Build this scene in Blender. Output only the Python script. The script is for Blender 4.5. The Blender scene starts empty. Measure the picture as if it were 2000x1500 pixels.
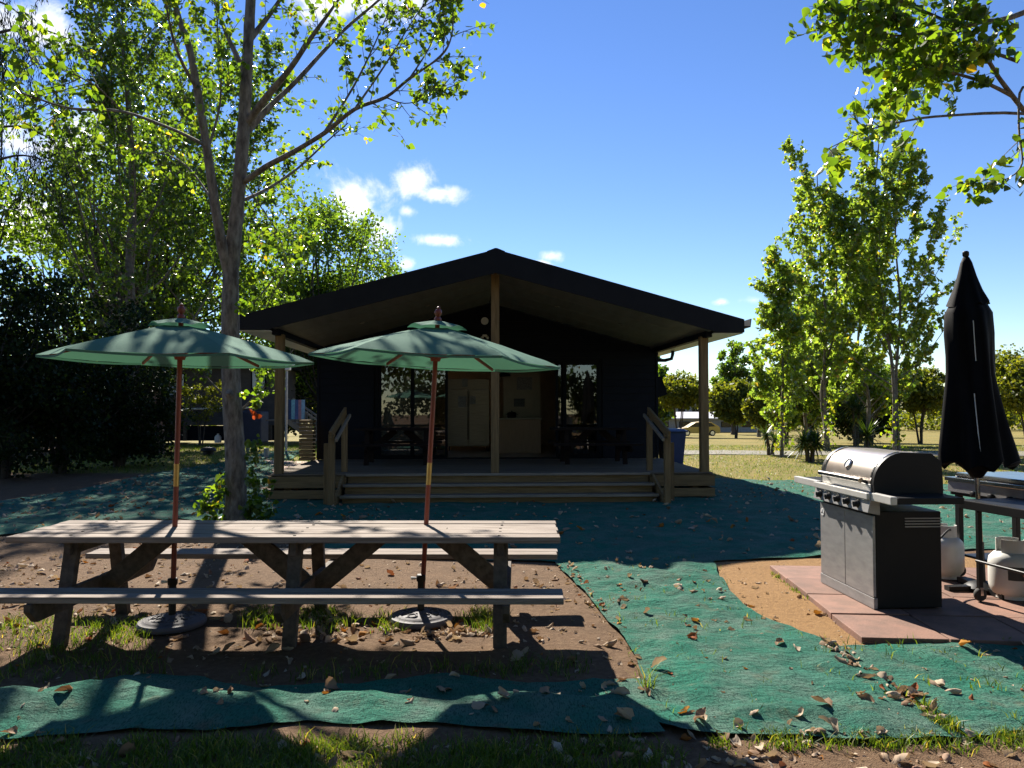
import bpy, bmesh, math, random
import numpy as np
from mathutils import Vector, Matrix, noise
from mathutils.geometry import delaunay_2d_cdt

random.seed(7); rng = np.random.default_rng(11)
R = math.radians
scene = bpy.context.scene
COL = scene.collection

# ------------------------------------------------------------------ camera
FPX = 1450.0; CAM_H = 1.65; HORIZON = 795.0            # focal length and horizon line in photo pixels (2000 x 1500)
PITCH = math.atan((HORIZON - 750) / FPX); CP, SP = math.cos(PITCH), math.sin(PITCH)
cd = bpy.data.cameras.new('camera'); cam = bpy.data.objects.new('camera', cd); COL.objects.link(cam)
cd.sensor_width = 36; cd.lens = 36 * FPX / 2000; cd.clip_end = 2000; cd.clip_start = 0.05
cam.location = (0, 0, CAM_H); cam.rotation_euler = (R(90) + PITCH, 0, 0)
scene.camera = cam
# ------------------------------------------------------------------ sun and sky
SUN_EL, SUN_AZ = R(37.5), R(-18.0)                         # azimuth from +Y, negative = towards -X
sl = bpy.data.lights.new('sun', 'SUN'); sun = bpy.data.objects.new('sun', sl); COL.objects.link(sun)
sl.energy = 5.0; sl.angle = R(0.53); sl.color = (1.0, 0.93, 0.82)
sd = Vector((math.sin(SUN_AZ) * math.cos(SUN_EL), math.cos(SUN_AZ) * math.cos(SUN_EL), math.sin(SUN_EL)))
sun.rotation_euler = sd.to_track_quat('Z', 'Y').to_euler()
SKY_STRENGTH = 0.060
scene.view_settings.view_transform = 'Standard'; scene.view_settings.look = 'None'
scene.view_settings.exposure = 1.42; scene.view_settings.gamma = 1.0

def ray(x, y):
    u = (x - 1000) / FPX; v = (750 - y) / FPX
    return u, CP - v * SP, SP + v * CP

def make_world():
    w = bpy.data.worlds.new('World'); scene.world = w; w.use_nodes = True
    nt = w.node_tree; nt.nodes.clear(); L = nt.links.new
    def N(t, **k):
        n = nt.nodes.new(t)
        for a, b in k.items(): setattr(n, a, b)
        return n
    def math_(op, a, b=None, clamp=False):
        n = N('ShaderNodeMath', operation=op); n.use_clamp = clamp
        for i, v in enumerate((a, b)):
            if v is None: continue
            if isinstance(v, (int, float)): n.inputs[i].default_value = v
            else: L(v, n.inputs[i])
        return n.outputs[0]
    sky = N('ShaderNodeTexSky', sky_type='NISHITA'); sky.sun_disc = False
    sky.sun_elevation = SUN_EL; sky.sun_rotation = SUN_AZ
    sky.air_density = 1.0; sky.dust_density = 0.0; sky.ozone_density = 3.0; sky.altitude = 40
    tc = N('ShaderNodeTexCoord')
    nz = N('ShaderNodeTexNoise'); nz.inputs['Scale'].default_value = 15; nz.inputs['Distortion'].default_value = .25; nz.inputs['Detail'].default_value = 9; nz.inputs['Roughness'].default_value = 0.62
    L(tc.outputs['Generated'], nz.inputs['Vector'])
    nb = math_('MULTIPLY', math_('SUBTRACT', nz.outputs['Fac'], 0.5), 3.4)
    total = None
    # clouds: (photo x, y, half width, half height, density)
    for x, y, a, b, d in [(815, 350, 66, 40, 1), (855, 375, 60, 22, 1), (858, 469, 62, 15, .95), (700, 400, 75, 75, 1), (735, 440, 45, 55, 1), (690, -20, 170, 75, 1),
                          (1080, 500, 24, 13, .8), (1062, 516, 22, 9, .8), (1472, 586, 34, 13, .8), (1408, 590, 17, 8, .7), (795, 412, 20, 12, .7), (795, 515, 18, 14, .8),
                          (1340, 717, 90, 12, .8), (40, 60, 110, 60, 1), (150, 300, 120, 90, .9), (330, 430, 60, 60, .9), (60, 420, 90, 70, .9)]:
        c = Vector(ray(x, y)).normalized()
        rt = Vector((c.y, -c.x, 0)).normalized(); up = rt.cross(c)
        def dot(vec, sc):
            n = N('ShaderNodeVectorMath', operation='DOT_PRODUCT'); L(tc.outputs['Generated'], n.inputs[0]); n.inputs[1].default_value = vec * sc
            return n.outputs['Value']
        p = dot(rt, FPX / a); q = dot(up, FPX / b)
        r2 = math_('ADD', math_('MULTIPLY', p, p), math_('MULTIPLY', q, q))
        r = math_('SQRT', r2)
        fw = math_('MULTIPLY', math_('GREATER_THAN', dot(c, 1), 0.0), d)
        dens = math_('MULTIPLY', math_('SUBTRACT', math_('ADD', 0.95, nb), r), fw)
        total = dens if total is None else math_('MAXIMUM', total, dens)
    mr = N('ShaderNodeMapRange', interpolation_type='SMOOTHSTEP'); L(total, mr.inputs[0]); mr.inputs[1].default_value = 0.0; mr.inputs[2].default_value = 1.0
    mx = N('ShaderNodeMix', data_type='RGBA'); L(mr.outputs[0], mx.inputs['Factor'])
    hs = N('ShaderNodeHueSaturation'); hs.inputs['Hue'].default_value = .513; hs.inputs['Saturation'].default_value = 1.18; hs.inputs['Value'].default_value = 1.0; L(sky.outputs[0], hs.inputs['Color']); L(hs.outputs[0], mx.inputs['A'])
    mx.inputs['B'].default_value = (8.6, 8.7, 8.8, 1)
    bg = N('ShaderNodeBackground'); L(mx.outputs['Result'], bg.inputs[0]); bg.inputs[1].default_value = SKY_STRENGTH
    out = N('ShaderNodeOutputWorld'); L(bg.outputs[0], out.inputs[0])
make_world()
cy = scene.cycles
cy.use_denoising = True; cy.max_bounces = 8; cy.transparent_max_bounces = 12; cy.diffuse_bounces = 3; cy.glossy_bounces = 4; cy.transmission_bounces = 6
cy.sample_clamp_indirect = 6.0; cy.caustics_reflective = False; cy.caustics_refractive = False

# ------------------------------------------------------------------ helpers
def gz(X, Y):
    """height of the terrain"""
    d = max(0.0, min(Y - 30, 52.0))
    return -0.028 * d

def ground(x, y, z=0.0):
    u, w, t = ray(x, y); k = (z - CAM_H) / t
    return (u * k, w * k)

def at(x, y, Y):
    u, w, t = ray(x, y); k = Y / w
    return Vector((u * k, Y, CAM_H + t * k))

def in_view(p, m=0):
    Z = p[2] - CAM_H; D = p[1] * CP + Z * SP
    if D < .2: return False
    x = 1000 + FPX * p[0] / D; y = 750 - FPX * (-p[1] * SP + Z * CP) / D
    return -m < x < 2000 + m and -m < y < 1500 + m

def tag(o, label=None, cat=None, group=None, kind=None):
    if label: o['label'] = label
    if cat: o['category'] = cat
    if group: o['group'] = group
    if kind: o['kind'] = kind
    return o

def thing(name, label, cat, loc=(0, 0, 0), rz=0.0, group=None):
    o = bpy.data.objects.new(name, None); COL.objects.link(o); o.empty_display_size = .1
    o.location = loc; o.rotation_euler = (0, 0, rz)
    return tag(o, label, cat, group)

def copy_tree(o, parent=None):
    c = o.copy(); COL.objects.link(c); c.parent = parent
    for ch in list(o.children): copy_tree(ch, c)
    return c

def link_mesh(name, me, mat, parent=None, loc=None, rot=None):
    o = bpy.data.objects.new(name, me); COL.objects.link(o)
    if mat is not None and not me.materials: me.materials.append(mat)
    o.parent = parent
    if loc is not None: o.location = loc
    if rot is not None: o.rotation_euler = rot
    return o

class MB:
    def __init__(s): s.v = []; s.f = []
    def add(s, vs, fs):
        n = len(s.v); s.v += [tuple(p) for p in vs]; s.f += [tuple(i + n for i in f) for f in fs]; return s
    def box(s, c, d, rot=None):
        c = Vector(c); hx, hy, hz = d[0] / 2, d[1] / 2, d[2] / 2
        P = [Vector((a * hx, b * hy, e * hz)) for e in (-1, 1) for b in (-1, 1) for a in (-1, 1)]
        if rot is not None: P = [rot @ p for p in P]
        return s.add([c + p for p in P], [(0, 2, 3, 1), (4, 5, 7, 6), (0, 1, 5, 4), (2, 6, 7, 3), (0, 4, 6, 2), (1, 3, 7, 5)])
    def beam(s, p, q, w, h, up=(0, 0, 1)):
        p, q = Vector(p), Vector(q); x = (q - p).normalized(); u = Vector(up)
        y = u.cross(x).normalized(); z = x.cross(y)
        m = Matrix((x, y, z)).transposed()
        return s.box((p + q) / 2, ((q - p).length, w, h), m)
    def prism(s, poly, axis, a, b):
        """polygon (2d) extruded along axis from a to b"""
        def P(u, v, t): return {0: (t, u, v), 1: (u, t, v), 2: (u, v, t)}[axis]
        n = len(poly); vs = [P(u, v, a) for u, v in poly] + [P(u, v, b) for u, v in poly]
        fs = [tuple(range(n))[::-1], tuple(range(n, 2 * n))] + [(i, (i + 1) % n, n + (i + 1) % n, n + i) for i in range(n)]
        return s.add(vs, fs)
    def tube(s, pts, rads, n=8, cap=True):
        pts = [Vector(p) for p in pts]
        if not hasattr(rads, '__len__'): rads = [rads] * len(pts)
        base = len(s.v); ref = None
        for i, p in enumerate(pts):
            t = (pts[min(i + 1, len(pts) - 1)] - pts[max(i - 1, 0)]).normalized()
            if ref is None: ref = t.orthogonal().normalized()
            ref = (ref - t * ref.dot(t)); ref = ref.normalized() if ref.length > 1e-5 else t.orthogonal().normalized()
            b = t.cross(ref)
            for k in range(n):
                a = 2 * math.pi * k / n
                s.v.append(tuple(p + (ref * math.cos(a) + b * math.sin(a)) * rads[i]))
        for i in range(len(pts) - 1):
            for k in range(n):
                s.f.append((base + i * n + k, base + i * n + (k + 1) % n, base + (i + 1) * n + (k + 1) % n, base + (i + 1) * n + k))
        if cap:
            s.f.append(tuple(base + k for k in range(n))[::-1]); s.f.append(tuple(base + (len(pts) - 1) * n + k for k in range(n)))
        return s
    def lathe(s, prof, n=20, c=(0, 0, 0), fn=None):
        base = len(s.v); c = Vector(c)
        for r, z in prof:
            for k in range(n):
                a = 2 * math.pi * k / n; rr = fn(r, z, a) if fn else r
                s.v.append((c.x + rr * math.cos(a), c.y + rr * math.sin(a), c.z + z))
        for i in range(len(prof) - 1):
            for k in range(n):
                s.f.append((base + i * n + k, base + i * n + (k + 1) % n, base + (i + 1) * n + (k + 1) % n, base + (i + 1) * n + k))
        s.f.append(tuple(base + k for k in range(n))[::-1]); s.f.append(tuple(base + (len(prof) - 1) * n + k for k in range(n)))
        return s
    def mesh(s, name, smooth=None, bevel=0):
        me = bpy.data.meshes.new(name); me.from_pydata(s.v, [], s.f)
        bm = bmesh.new(); bm.from_mesh(me)
        bmesh.ops.recalc_face_normals(bm, faces=bm.faces)
        if bevel:
            bmesh.ops.bevel(bm, geom=[e for e in bm.edges if len(e.link_faces) == 2 and e.calc_face_angle(0) > .6], offset=bevel, segments=2, profile=.6, affect='EDGES', clamp_overlap=True)
        bm.to_mesh(me); bm.free()
        if smooth:
            for p in me.polygons: p.use_smooth = True
            me.set_sharp_from_angle(angle=R(smooth))
        return me
    def build(s, name, mat, parent=None, smooth=None, bevel=0, loc=None, rot=None):
        return link_mesh(name, s.mesh(name, smooth, bevel), mat, parent, loc, rot)

def np_mesh(name, verts, faces, mat=None, tone=None, smooth=False):
    """verts (n,3), faces (m,k): one mesh from arrays, tone = float per vertex"""
    me = bpy.data.meshes.new(name); n, (m, k) = len(verts), faces.shape
    me.vertices.add(n); me.vertices.foreach_set('co', np.asarray(verts, np.float32).ravel())
    me.loops.add(m * k); me.loops.foreach_set('vertex_index', faces.astype(np.int32).ravel())
    me.polygons.add(m); me.polygons.foreach_set('loop_start', np.arange(0, m * k, k, dtype=np.int32))
    me.update(calc_edges=True); me.validate()
    if tone is not None:
        a = me.attributes.new('tone', 'FLOAT', 'POINT'); a.data.foreach_set('value', np.asarray(tone, np.float32))
    if smooth: me.polygons.foreach_set('use_smooth', np.ones(m, bool))
    if mat: me.materials.append(mat)
    return me

# ------------------------------------------------------------------ materials
def nodes_of(name):
    m = bpy.data.materials.new(name); m.use_nodes = True
    nt = m.node_tree; b = nt.nodes['Principled BSDF']
    return m, nt, b

def c4(c): return (c[0], c[1], c[2], 1)

def MAT(name, col, col2=None, rough=.6, metal=0.0, vs=5.0, stretch=(1, 1, 1), bump=0.0, bs=60.0, bstretch=None, spec=.5, lo=.35, hi=.65, rv=.1, rand=True, detail=6, rnd_val=0.0):
    m, nt, b = nodes_of(name); L = nt.links.new; N = nt.nodes.new
    tc = N('ShaderNodeTexCoord'); mp = N('ShaderNodeMapping'); mp.inputs['Scale'].default_value = stretch
    L(tc.outputs['Object'], mp.inputs['Vector']); oi = None
    if rand:
        oi = N('ShaderNodeObjectInfo'); mu = N('ShaderNodeMath'); mu.operation = 'MULTIPLY'; mu.inputs[1].default_value = 37
        L(oi.outputs['Random'], mu.inputs[0]); L(mu.outputs[0], mp.inputs['Location'])
    nz = N('ShaderNodeTexNoise'); nz.inputs['Scale'].default_value = vs; nz.inputs['Detail'].default_value = detail; nz.inputs['Roughness'].default_value = .62
    L(mp.outputs[0], nz.inputs['Vector'])
    mr = N('ShaderNodeMapRange'); mr.inputs[1].default_value = lo; mr.inputs[2].default_value = hi; L(nz.outputs['Fac'], mr.inputs[0])
    mx = N('ShaderNodeMix'); mx.data_type = 'RGBA'; L(mr.outputs[0], mx.inputs['Factor'])
    mx.inputs['A'].default_value = c4(col); mx.inputs['B'].default_value = c4(col2 or [x * .7 for x in col])
    colout = mx.outputs['Result']
    if rnd_val and oi:
        hs = N('ShaderNodeHueSaturation'); r2 = N('ShaderNodeMapRange'); r2.inputs[3].default_value = 1 - rnd_val; r2.inputs[4].default_value = 1 + rnd_val
        L(oi.outputs['Random'], r2.inputs[0]); L(r2.outputs[0], hs.inputs['Value']); L(colout, hs.inputs['Color']); colout = hs.outputs[0]
    L(colout, b.inputs['Base Color'])
    rr = N('ShaderNodeMapRange'); rr.inputs[3].default_value = max(.02, rough - rv); rr.inputs[4].default_value = min(1, rough + rv)
    L(nz.outputs['Fac'], rr.inputs[0]); L(rr.outputs[0], b.inputs['Roughness'])
    b.inputs['Metallic'].default_value = metal; b.inputs['Specular IOR Level'].default_value = spec
    if bump:
        mp2 = N('ShaderNodeMapping'); mp2.inputs['Scale'].default_value = bstretch or stretch; L(tc.outputs['Object'], mp2.inputs['Vector'])
        n2 = N('ShaderNodeTexNoise'); n2.inputs['Scale'].default_value = bs; n2.inputs['Detail'].default_value = 4; L(mp2.outputs[0], n2.inputs['Vector'])
        bp = N('ShaderNodeBump'); bp.inputs['Strength'].default_value = bump; bp.inputs['Distance'].default_value = .01
        L(n2.outputs['Fac'], bp.inputs['Height']); L(bp.outputs[0], b.inputs['Normal'])
    return m

def LEAF(name, ramp, trans=.45, tboost=2.2, rough=.38, spec=.5, tint=(1.28, 1.12, .28)):
    """two-sided leaf: gloss on top, light coming through; colour by the per-leaf tone"""
    m, nt, b = nodes_of(name); L = nt.links.new; N = nt.nodes.new
    at_ = N('ShaderNodeAttribute'); at_.attribute_name = 'tone'
    cr = N('ShaderNodeValToRGB'); L(at_.outputs['Fac'], cr.inputs[0])
    while len(cr.color_ramp.elements) < len(ramp): cr.color_ramp.elements.new(.5)
    for e, (p, c) in zip(cr.color_ramp.elements, ramp): e.position = p; e.color = c4(c)
    L(cr.outputs[0], b.inputs['Base Color']); b.inputs['Roughness'].default_value = rough; b.inputs['Specular IOR Level'].default_value = spec
    mu = N('ShaderNodeMix'); mu.data_type = 'RGBA'; mu.blend_type = 'MULTIPLY'; mu.inputs['Factor'].default_value = 1
    L(cr.outputs[0], mu.inputs['A']); mu.inputs['B'].default_value = (tboost * tint[0], tboost * tint[1], tboost * tint[2], 1)
    tr = N('ShaderNodeBsdfTranslucent'); L(mu.outputs['Result'], tr.inputs[0])
    ms = N('ShaderNodeMixShader'); ms.inputs[0].default_value = trans
    L(b.outputs[0], ms.inputs[1]); L(tr.outputs[0], ms.inputs[2]); L(ms.outputs[0], nt.nodes['Material Output'].inputs[0])
    return m

def CLOTH(name, col, col2, trans, tcol, rough=.88, vs=3, weave=500, bump=.25, wr=0.0):
    m = MAT(name, col, col2, rough=rough, vs=vs, bump=bump, bs=weave, spec=.06, rand=False)
    nt = m.node_tree; L = nt.links.new; N = nt.nodes.new; b = nt.nodes['Principled BSDF']
    if trans:
        tr = N('ShaderNodeBsdfTranslucent'); tr.inputs[0].default_value = c4(tcol)
        ms = N('ShaderNodeMixShader'); ms.inputs[0].default_value = trans
        L(b.outputs[0], ms.inputs[1]); L(tr.outputs[0], ms.inputs[2]); L(ms.outputs[0], nt.nodes['Material Output'].inputs[0])
    return m

GRAIN_X = (1.5, 26, 26); GRAIN_Z = (26, 26, 1.5); GRAIN_Y = (26, 1.5, 26)
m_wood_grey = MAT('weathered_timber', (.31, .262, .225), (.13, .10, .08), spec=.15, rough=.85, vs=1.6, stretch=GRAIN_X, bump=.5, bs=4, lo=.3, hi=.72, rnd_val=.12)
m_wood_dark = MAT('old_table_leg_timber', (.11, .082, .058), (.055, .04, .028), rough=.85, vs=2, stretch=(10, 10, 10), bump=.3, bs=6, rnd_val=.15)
m_pine = MAT('treated_pine', (.25, .165, .078), (.15, .098, .046), spec=.12, rough=.85, vs=1.6, stretch=GRAIN_X, bump=.3, bs=4, rnd_val=.12)
m_pine_z = MAT('treated_pine_post', (.25, .165, .078), (.15, .098, .046), spec=.12, rough=.85, vs=1.6, stretch=GRAIN_Z, bump=.3, bs=4, rnd_val=.12)
m_deck = MAT('deck_boards', (.19, .145, .10), (.11, .085, .058), spec=.12, rough=.85, vs=1.6, stretch=GRAIN_X, bump=.3, bs=4, rnd_val=.15)
m_tread_edge = MAT('worn_step_edge', (.30, .25, .19), (.19, .16, .12), spec=.15, rough=.75, vs=1.6, stretch=GRAIN_X, bump=.2, bs=4)
m_redwood = MAT('stained_hardwood', (.27, .048, .018), (.13, .02, .009), rough=.45, vs=1.8, stretch=GRAIN_Z, bump=.1, bs=5)
m_brass = MAT('brass_ferrule', (.50, .36, .14), (.4, .28, .10), rough=.3, metal=1)
m_canopy = CLOTH('green_canopy_fabric', (.12, .245, .18), (.092, .195, .145), .26, (.06, .17, .10), vs=2.5, weave=420, bump=.15)
m_castiron = MAT('black_resin', (.12, .11, .115), (.07, .064, .066), rough=.7, bump=.2, bs=30)
m_blackcloth = CLOTH('black_umbrella_fabric', (.003, .003, .0035), (.002, .002, .0025), 0, None, rough=.65, vs=4, weave=300, bump=.1)
m_navy = MAT('dark_painted_cladding', (.0045, .0062, .012), (.003, .0045, .009), rough=.6, vs=3, bump=.15, bs=40, spec=.15)
m_roof = MAT('dark_roof_steel', (.007, .0075, .010), (.005, .0055, .0075), rough=.55, vs=3, spec=.2)
m_soffit_white = MAT('white_soffit_paint', (.72, .72, .70), (.62, .62, .6), rough=.5, vs=2)
m_ceiling = MAT('pale_porch_lining', (.20, .18, .15), (.16, .145, .12), rough=.6, vs=2, stretch=(3, .6, 3), rnd_val=.06)
m_frame = MAT('black_aluminium', (.006, .007, .010), (.004, .005, .007), rough=.6, metal=0, spec=.1)
m_steel = MAT('stainless_brushed', (.25, .21, .16), (.19, .155, .115), rough=.42, metal=.8, vs=2, stretch=(2, 2, 40), rv=.12)
m_steel_side = MAT('stainless_brushed_bbq', (.36, .35, .34), (.26, .255, .25), rough=.45, metal=.45, vs=3, stretch=(2, 1, 6), rv=.12, bump=.08, bs=40, bstretch=(1, 1, 8))
m_hood = MAT('heat_stained_hood_steel', (.60, .53, .46), (.22, .15, .10), rough=.30, metal=.75, vs=2.6, stretch=(.6, 1, 1.6), lo=.4, hi=.75, rv=.12)
m_chrome = MAT('polished_trim', (.62, .60, .57), (.5, .48, .45), rough=.22, metal=1, vs=3)
m_black = MAT('black_enamel', (.007, .007, .0075), (.005, .005, .0055), rough=.45, vs=4, bump=.05, bs=80, spec=.3)
m_lip = MAT('bright_shelf_lip', (.66, .63, .58), (.5, .48, .44), rough=.4, metal=.35, vs=4)
m_rubber = MAT('black_rubber', (.02, .02, .02), (.03, .028, .025), rough=.8)
m_gas = MAT('cream_cylinder_paint', (.58, .57, .53), (.44, .42, .37), rough=.45, vs=3, lo=.45, hi=.8)
m_label_dark = MAT('cylinder_sticker', (.03, .028, .03), (.02, .02, .02), rough=.4)
m_label_mark = MAT('sticker_emblem', (.45, .16, .10), (.4, .15, .1), rough=.4)
m_white = MAT('white_plastic', (.75, .75, .74), (.62, .62, .6), rough=.4)
m_paper = MAT('notice_paper', (.34, .33, .31), (.22, .21, .2), rough=.7, vs=30, lo=.45, hi=.55)
m_paver = MAT('terracotta_paver', (.225, .112, .074), (.15, .082, .056), rough=.8, vs=6, bump=.35, bs=70, rnd_val=.14)
m_bin = MAT('blue_bin_plastic', (.006, .028, .11), (.005, .022, .085), rough=.55, spec=.2)
m_car = MAT('yellow_car_paint', (.55, .36, .05), (.5, .32, .045), rough=.25, vs=1)
m_glass_dark = MAT('tinted_car_glass', (.01, .013, .016), (.012, .015, .018), rough=.08)
m_bark = MAT('poplar_bark', (.25, .225, .18), (.07, .058, .044), rough=.9, vs=6.5, stretch=(2.4, 2.4, .8), bump=1.0, bs=16, bstretch=(3, 3, .7), lo=.32, hi=.66)
m_bark_pale = MAT('pale_bark', (.19, .165, .13), (.07, .058, .044), rough=.9, vs=5, stretch=(1, 1, 2.0), bump=.8, bs=12, lo=.35, hi=.7)
m_bark_dark = MAT('dark_bark', (.085, .068, .052), (.04, .033, .026), rough=.95, vs=5, bump=.8, bs=12)
m_island = MAT('island_panel', (.40, .25, .15), (.33, .2, .12), rough=.5, vs=2, stretch=GRAIN_Z)
m_bench_top = MAT('kitchen_benchtop', (.36, .30, .2), (.3, .25, .18), rough=.35)
m_intwall = MAT('interior_wall', (.44, .37, .27), (.39, .33, .24), rough=.7)
m_intfloor = MAT('interior_floor', (.42, .30, .19), (.32, .22, .14), rough=.4, vs=2, stretch=GRAIN_Y)
m_curtain = CLOTH('pale_curtain', (.50, .48, .44), (.4, .38, .35), .3, (.5, .48, .44), vs=3, weave=200)
m_gravel = MAT('gravel_drive', (.23, .205, .165), (.15, .135, .11), rough=.95, vs=14, bump=.8, bs=60, rand=False)
m_hut = MAT('grey_brown_cladding', (.075, .066, .066), (.055, .05, .052), rough=.7, vs=3)
m_tank = MAT('blue_tank_plastic', (.020, .030, .075), (.016, .025, .06), rough=.5)
m_tinroof = MAT('pale_tin_roof', (.72, .70, .70), (.6, .58, .58), rough=.5)
m_far_wall = MAT('far_shed_wall', (.30, .30, .30), (.22, .22, .23), rough=.7)

def glass_material():
    m = bpy.data.materials.new('window_glass'); m.use_nodes = True; nt = m.node_tree; nt.nodes.clear(); N = nt.nodes.new; L = nt.links.new
    fr = N('ShaderNodeFresnel'); fr.inputs[0].default_value = 1.75
    tp = N('ShaderNodeBsdfTransparent'); tp.inputs[0].default_value = (.45, .47, .47, 1)
    gl = N('ShaderNodeBsdfGlossy'); gl.inputs[0].default_value = (1, 1, 1, 1); gl.inputs[1].default_value = .01
    ms = N('ShaderNodeMixShader'); L(fr.outputs[0], ms.inputs[0]); L(tp.outputs[0], ms.inputs[1]); L(gl.outputs[0], ms.inputs[2])
    L(ms.outputs[0], N('ShaderNodeOutputMaterial').inputs[0]); return m
m_glass = glass_material()

# tone ramps: inherent leaf colours from dark green through yellow green to autumn yellow
m_leaf_poplar = LEAF('poplar_leaf', [(0, (.028, .055, .010)), (.5, (.052, .090, .013)), (.972, (.090, .120, .016)), (.994, (.28, .22, .03)), (1, (.36, .16, .02))], trans=.55, tboost=3.4, rough=.30, spec=.6, tint=(1.14, 1.12, .28))
m_leaf_far = LEAF('pale_poplar_leaf', [(0, (.06, .10, .020)), (.5, (.10, .142, .028)), (.95, (.145, .18, .034)), (.975, (.22, .19, .035)), (1, (.30, .18, .04))], trans=.52, tboost=3.3, rough=.24, spec=.9, tint=(1.12, 1.12, .42))
m_leaf_mid = LEAF('woodland_leaf', [(0, (.020, .040, .009)), (.6, (.042, .075, .013)), (1, (.080, .118, .018))], trans=.56, tboost=3.6, rough=.32, spec=.7, tint=(1.16, 1.12, .30))
m_leaf_dark = LEAF('dark_evergreen_leaf', [(0, (.008, .017, .006)), (.7, (.016, .032, .009)), (1, (.03, .05, .010))], trans=.3, tboost=1.5, rough=.5, spec=.12)
m_leaf_olive = LEAF('olive_leaf', [(0, (.05, .075, .016)), (.6, (.085, .11, .02)), (1, (.14, .15, .022))], trans=.45, tboost=2.2, rough=.5, spec=.3)
m_leaf_yucca = LEAF('yucca_leaf', [(0, (.02, .045, .012)), (.7, (.05, .09, .02)), (1, (.22, .19, .03))], trans=.3, tboost=1.8, rough=.4)
m_leaf_vine = LEAF('lime_leaf', [(0, (.05, .10, .012)), (.7, (.09, .14, .015)), (1, (.2, .2, .02))], trans=.55, tboost=3.0, rough=.4)
m_dry = LEAF('dry_leaf', [(0, (.12, .06, .03)), (.25, (.25, .16, .10)), (.6, (.40, .31, .22)), (.9, (.48, .39, .29)), (.95, (.26, .08, .03)), (1, (.36, .18, .03))], trans=.2, tboost=1.0, rough=.8, spec=.1, tint=(1.1, .95, .7))
m_grass = LEAF('grass_blade', [(0, (.03, .055, .012)), (.6, (.065, .12, .018)), (.9, (.12, .16, .03)), (1, (.30, .25, .10))], trans=.4, tboost=2.2, rough=.45, spec=.3)

def ground_material():
    m, nt, b = nodes_of('bare_soil_and_lawn'); L = nt.links.new; N = nt.nodes.new
    tc = N('ShaderNodeTexCoord')
    def NZ(sc, det=7, ro=.6):
        n = N('ShaderNodeTexNoise'); n.inputs['Scale'].default_value = sc; n.inputs['Detail'].default_value = det; n.inputs['Roughness'].default_value = ro
        L(tc.outputs['Object'], n.inputs['Vector']); return n.outputs['Fac']
    def MIX(f, a, bb):
        x = N('ShaderNodeMix'); x.data_type = 'RGBA'
        if hasattr(f, 'is_linked'): L(f, x.inputs['Factor'])
        for i, v in (('A', a), ('B', bb)):
            if isinstance(v, tuple): x.inputs[i].default_value = c4(v)
            else: L(v, x.inputs[i])
        return x.outputs['Result']
    def RNG(v, lo, hi):
        x = N('ShaderNodeMapRange'); L(v, x.inputs[0]); x.inputs[1].default_value = lo; x.inputs[2].default_value = hi; return x.outputs[0]
    def ATT(nm):
        a = N('ShaderNodeAttribute'); a.attribute_name = nm; return a.outputs['Fac']
    def EDGE(v, nz):       # break up region borders with noise
        x = N('ShaderNodeMath'); x.operation = 'ADD'; L(v, x.inputs[0]); y = N('ShaderNodeMath'); y.operation = 'MULTIPLY_ADD'; L(nz, y.inputs[0]); y.inputs[1].default_value = .9; y.inputs[2].default_value = -.45
        L(y.outputs[0], x.inputs[1]); return RNG(x.outputs[0], .38, .62)
    n1 = NZ(3.5); n2 = NZ(22); n3 = NZ(.35, 4); n4 = NZ(110, 3)
    soil = MIX(RNG(n1, .3, .7), (.150, .090, .050), (.095, .057, .032))
    soil = MIX(RNG(n2, .45, .75), soil, (.185, .12, .070))
    sand = MIX(RNG(n2, .35, .7), (.31, .18, .075), (.23, .13, .055))
    sand = MIX(RNG(n4, .5, .8), sand, (.15, .095, .05))
    lawn = MIX(RNG(n3, .35, .65), (.245, .185, .05), (.12, .13, .022))
    lawn = MIX(RNG(n2, .4, .7), lawn, (.18, .15, .04))
    lawn = MIX(RNG(n1, .48, .72), lawn, (.26, .18, .07))
    c = MIX(EDGE(ATT('sand'), n1), soil, sand); c = MIX(EDGE(ATT('lawn'), n1), c, lawn)
    L(c, b.inputs['Base Color']); b.inputs['Roughness'].default_value = .95; b.inputs['Specular IOR Level'].default_value = .15
    ad = N('ShaderNodeMath'); ad.operation = 'ADD'; L(n2, ad.inputs[0]); L(n4, ad.inputs[1])
    bp = N('ShaderNodeBump'); bp.inputs['Strength'].default_value = .8; bp.inputs['Distance'].default_value = .02; L(ad.outputs[0], bp.inputs['Height']); L(bp.outputs[0], b.inputs['Normal'])
    return m

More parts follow.
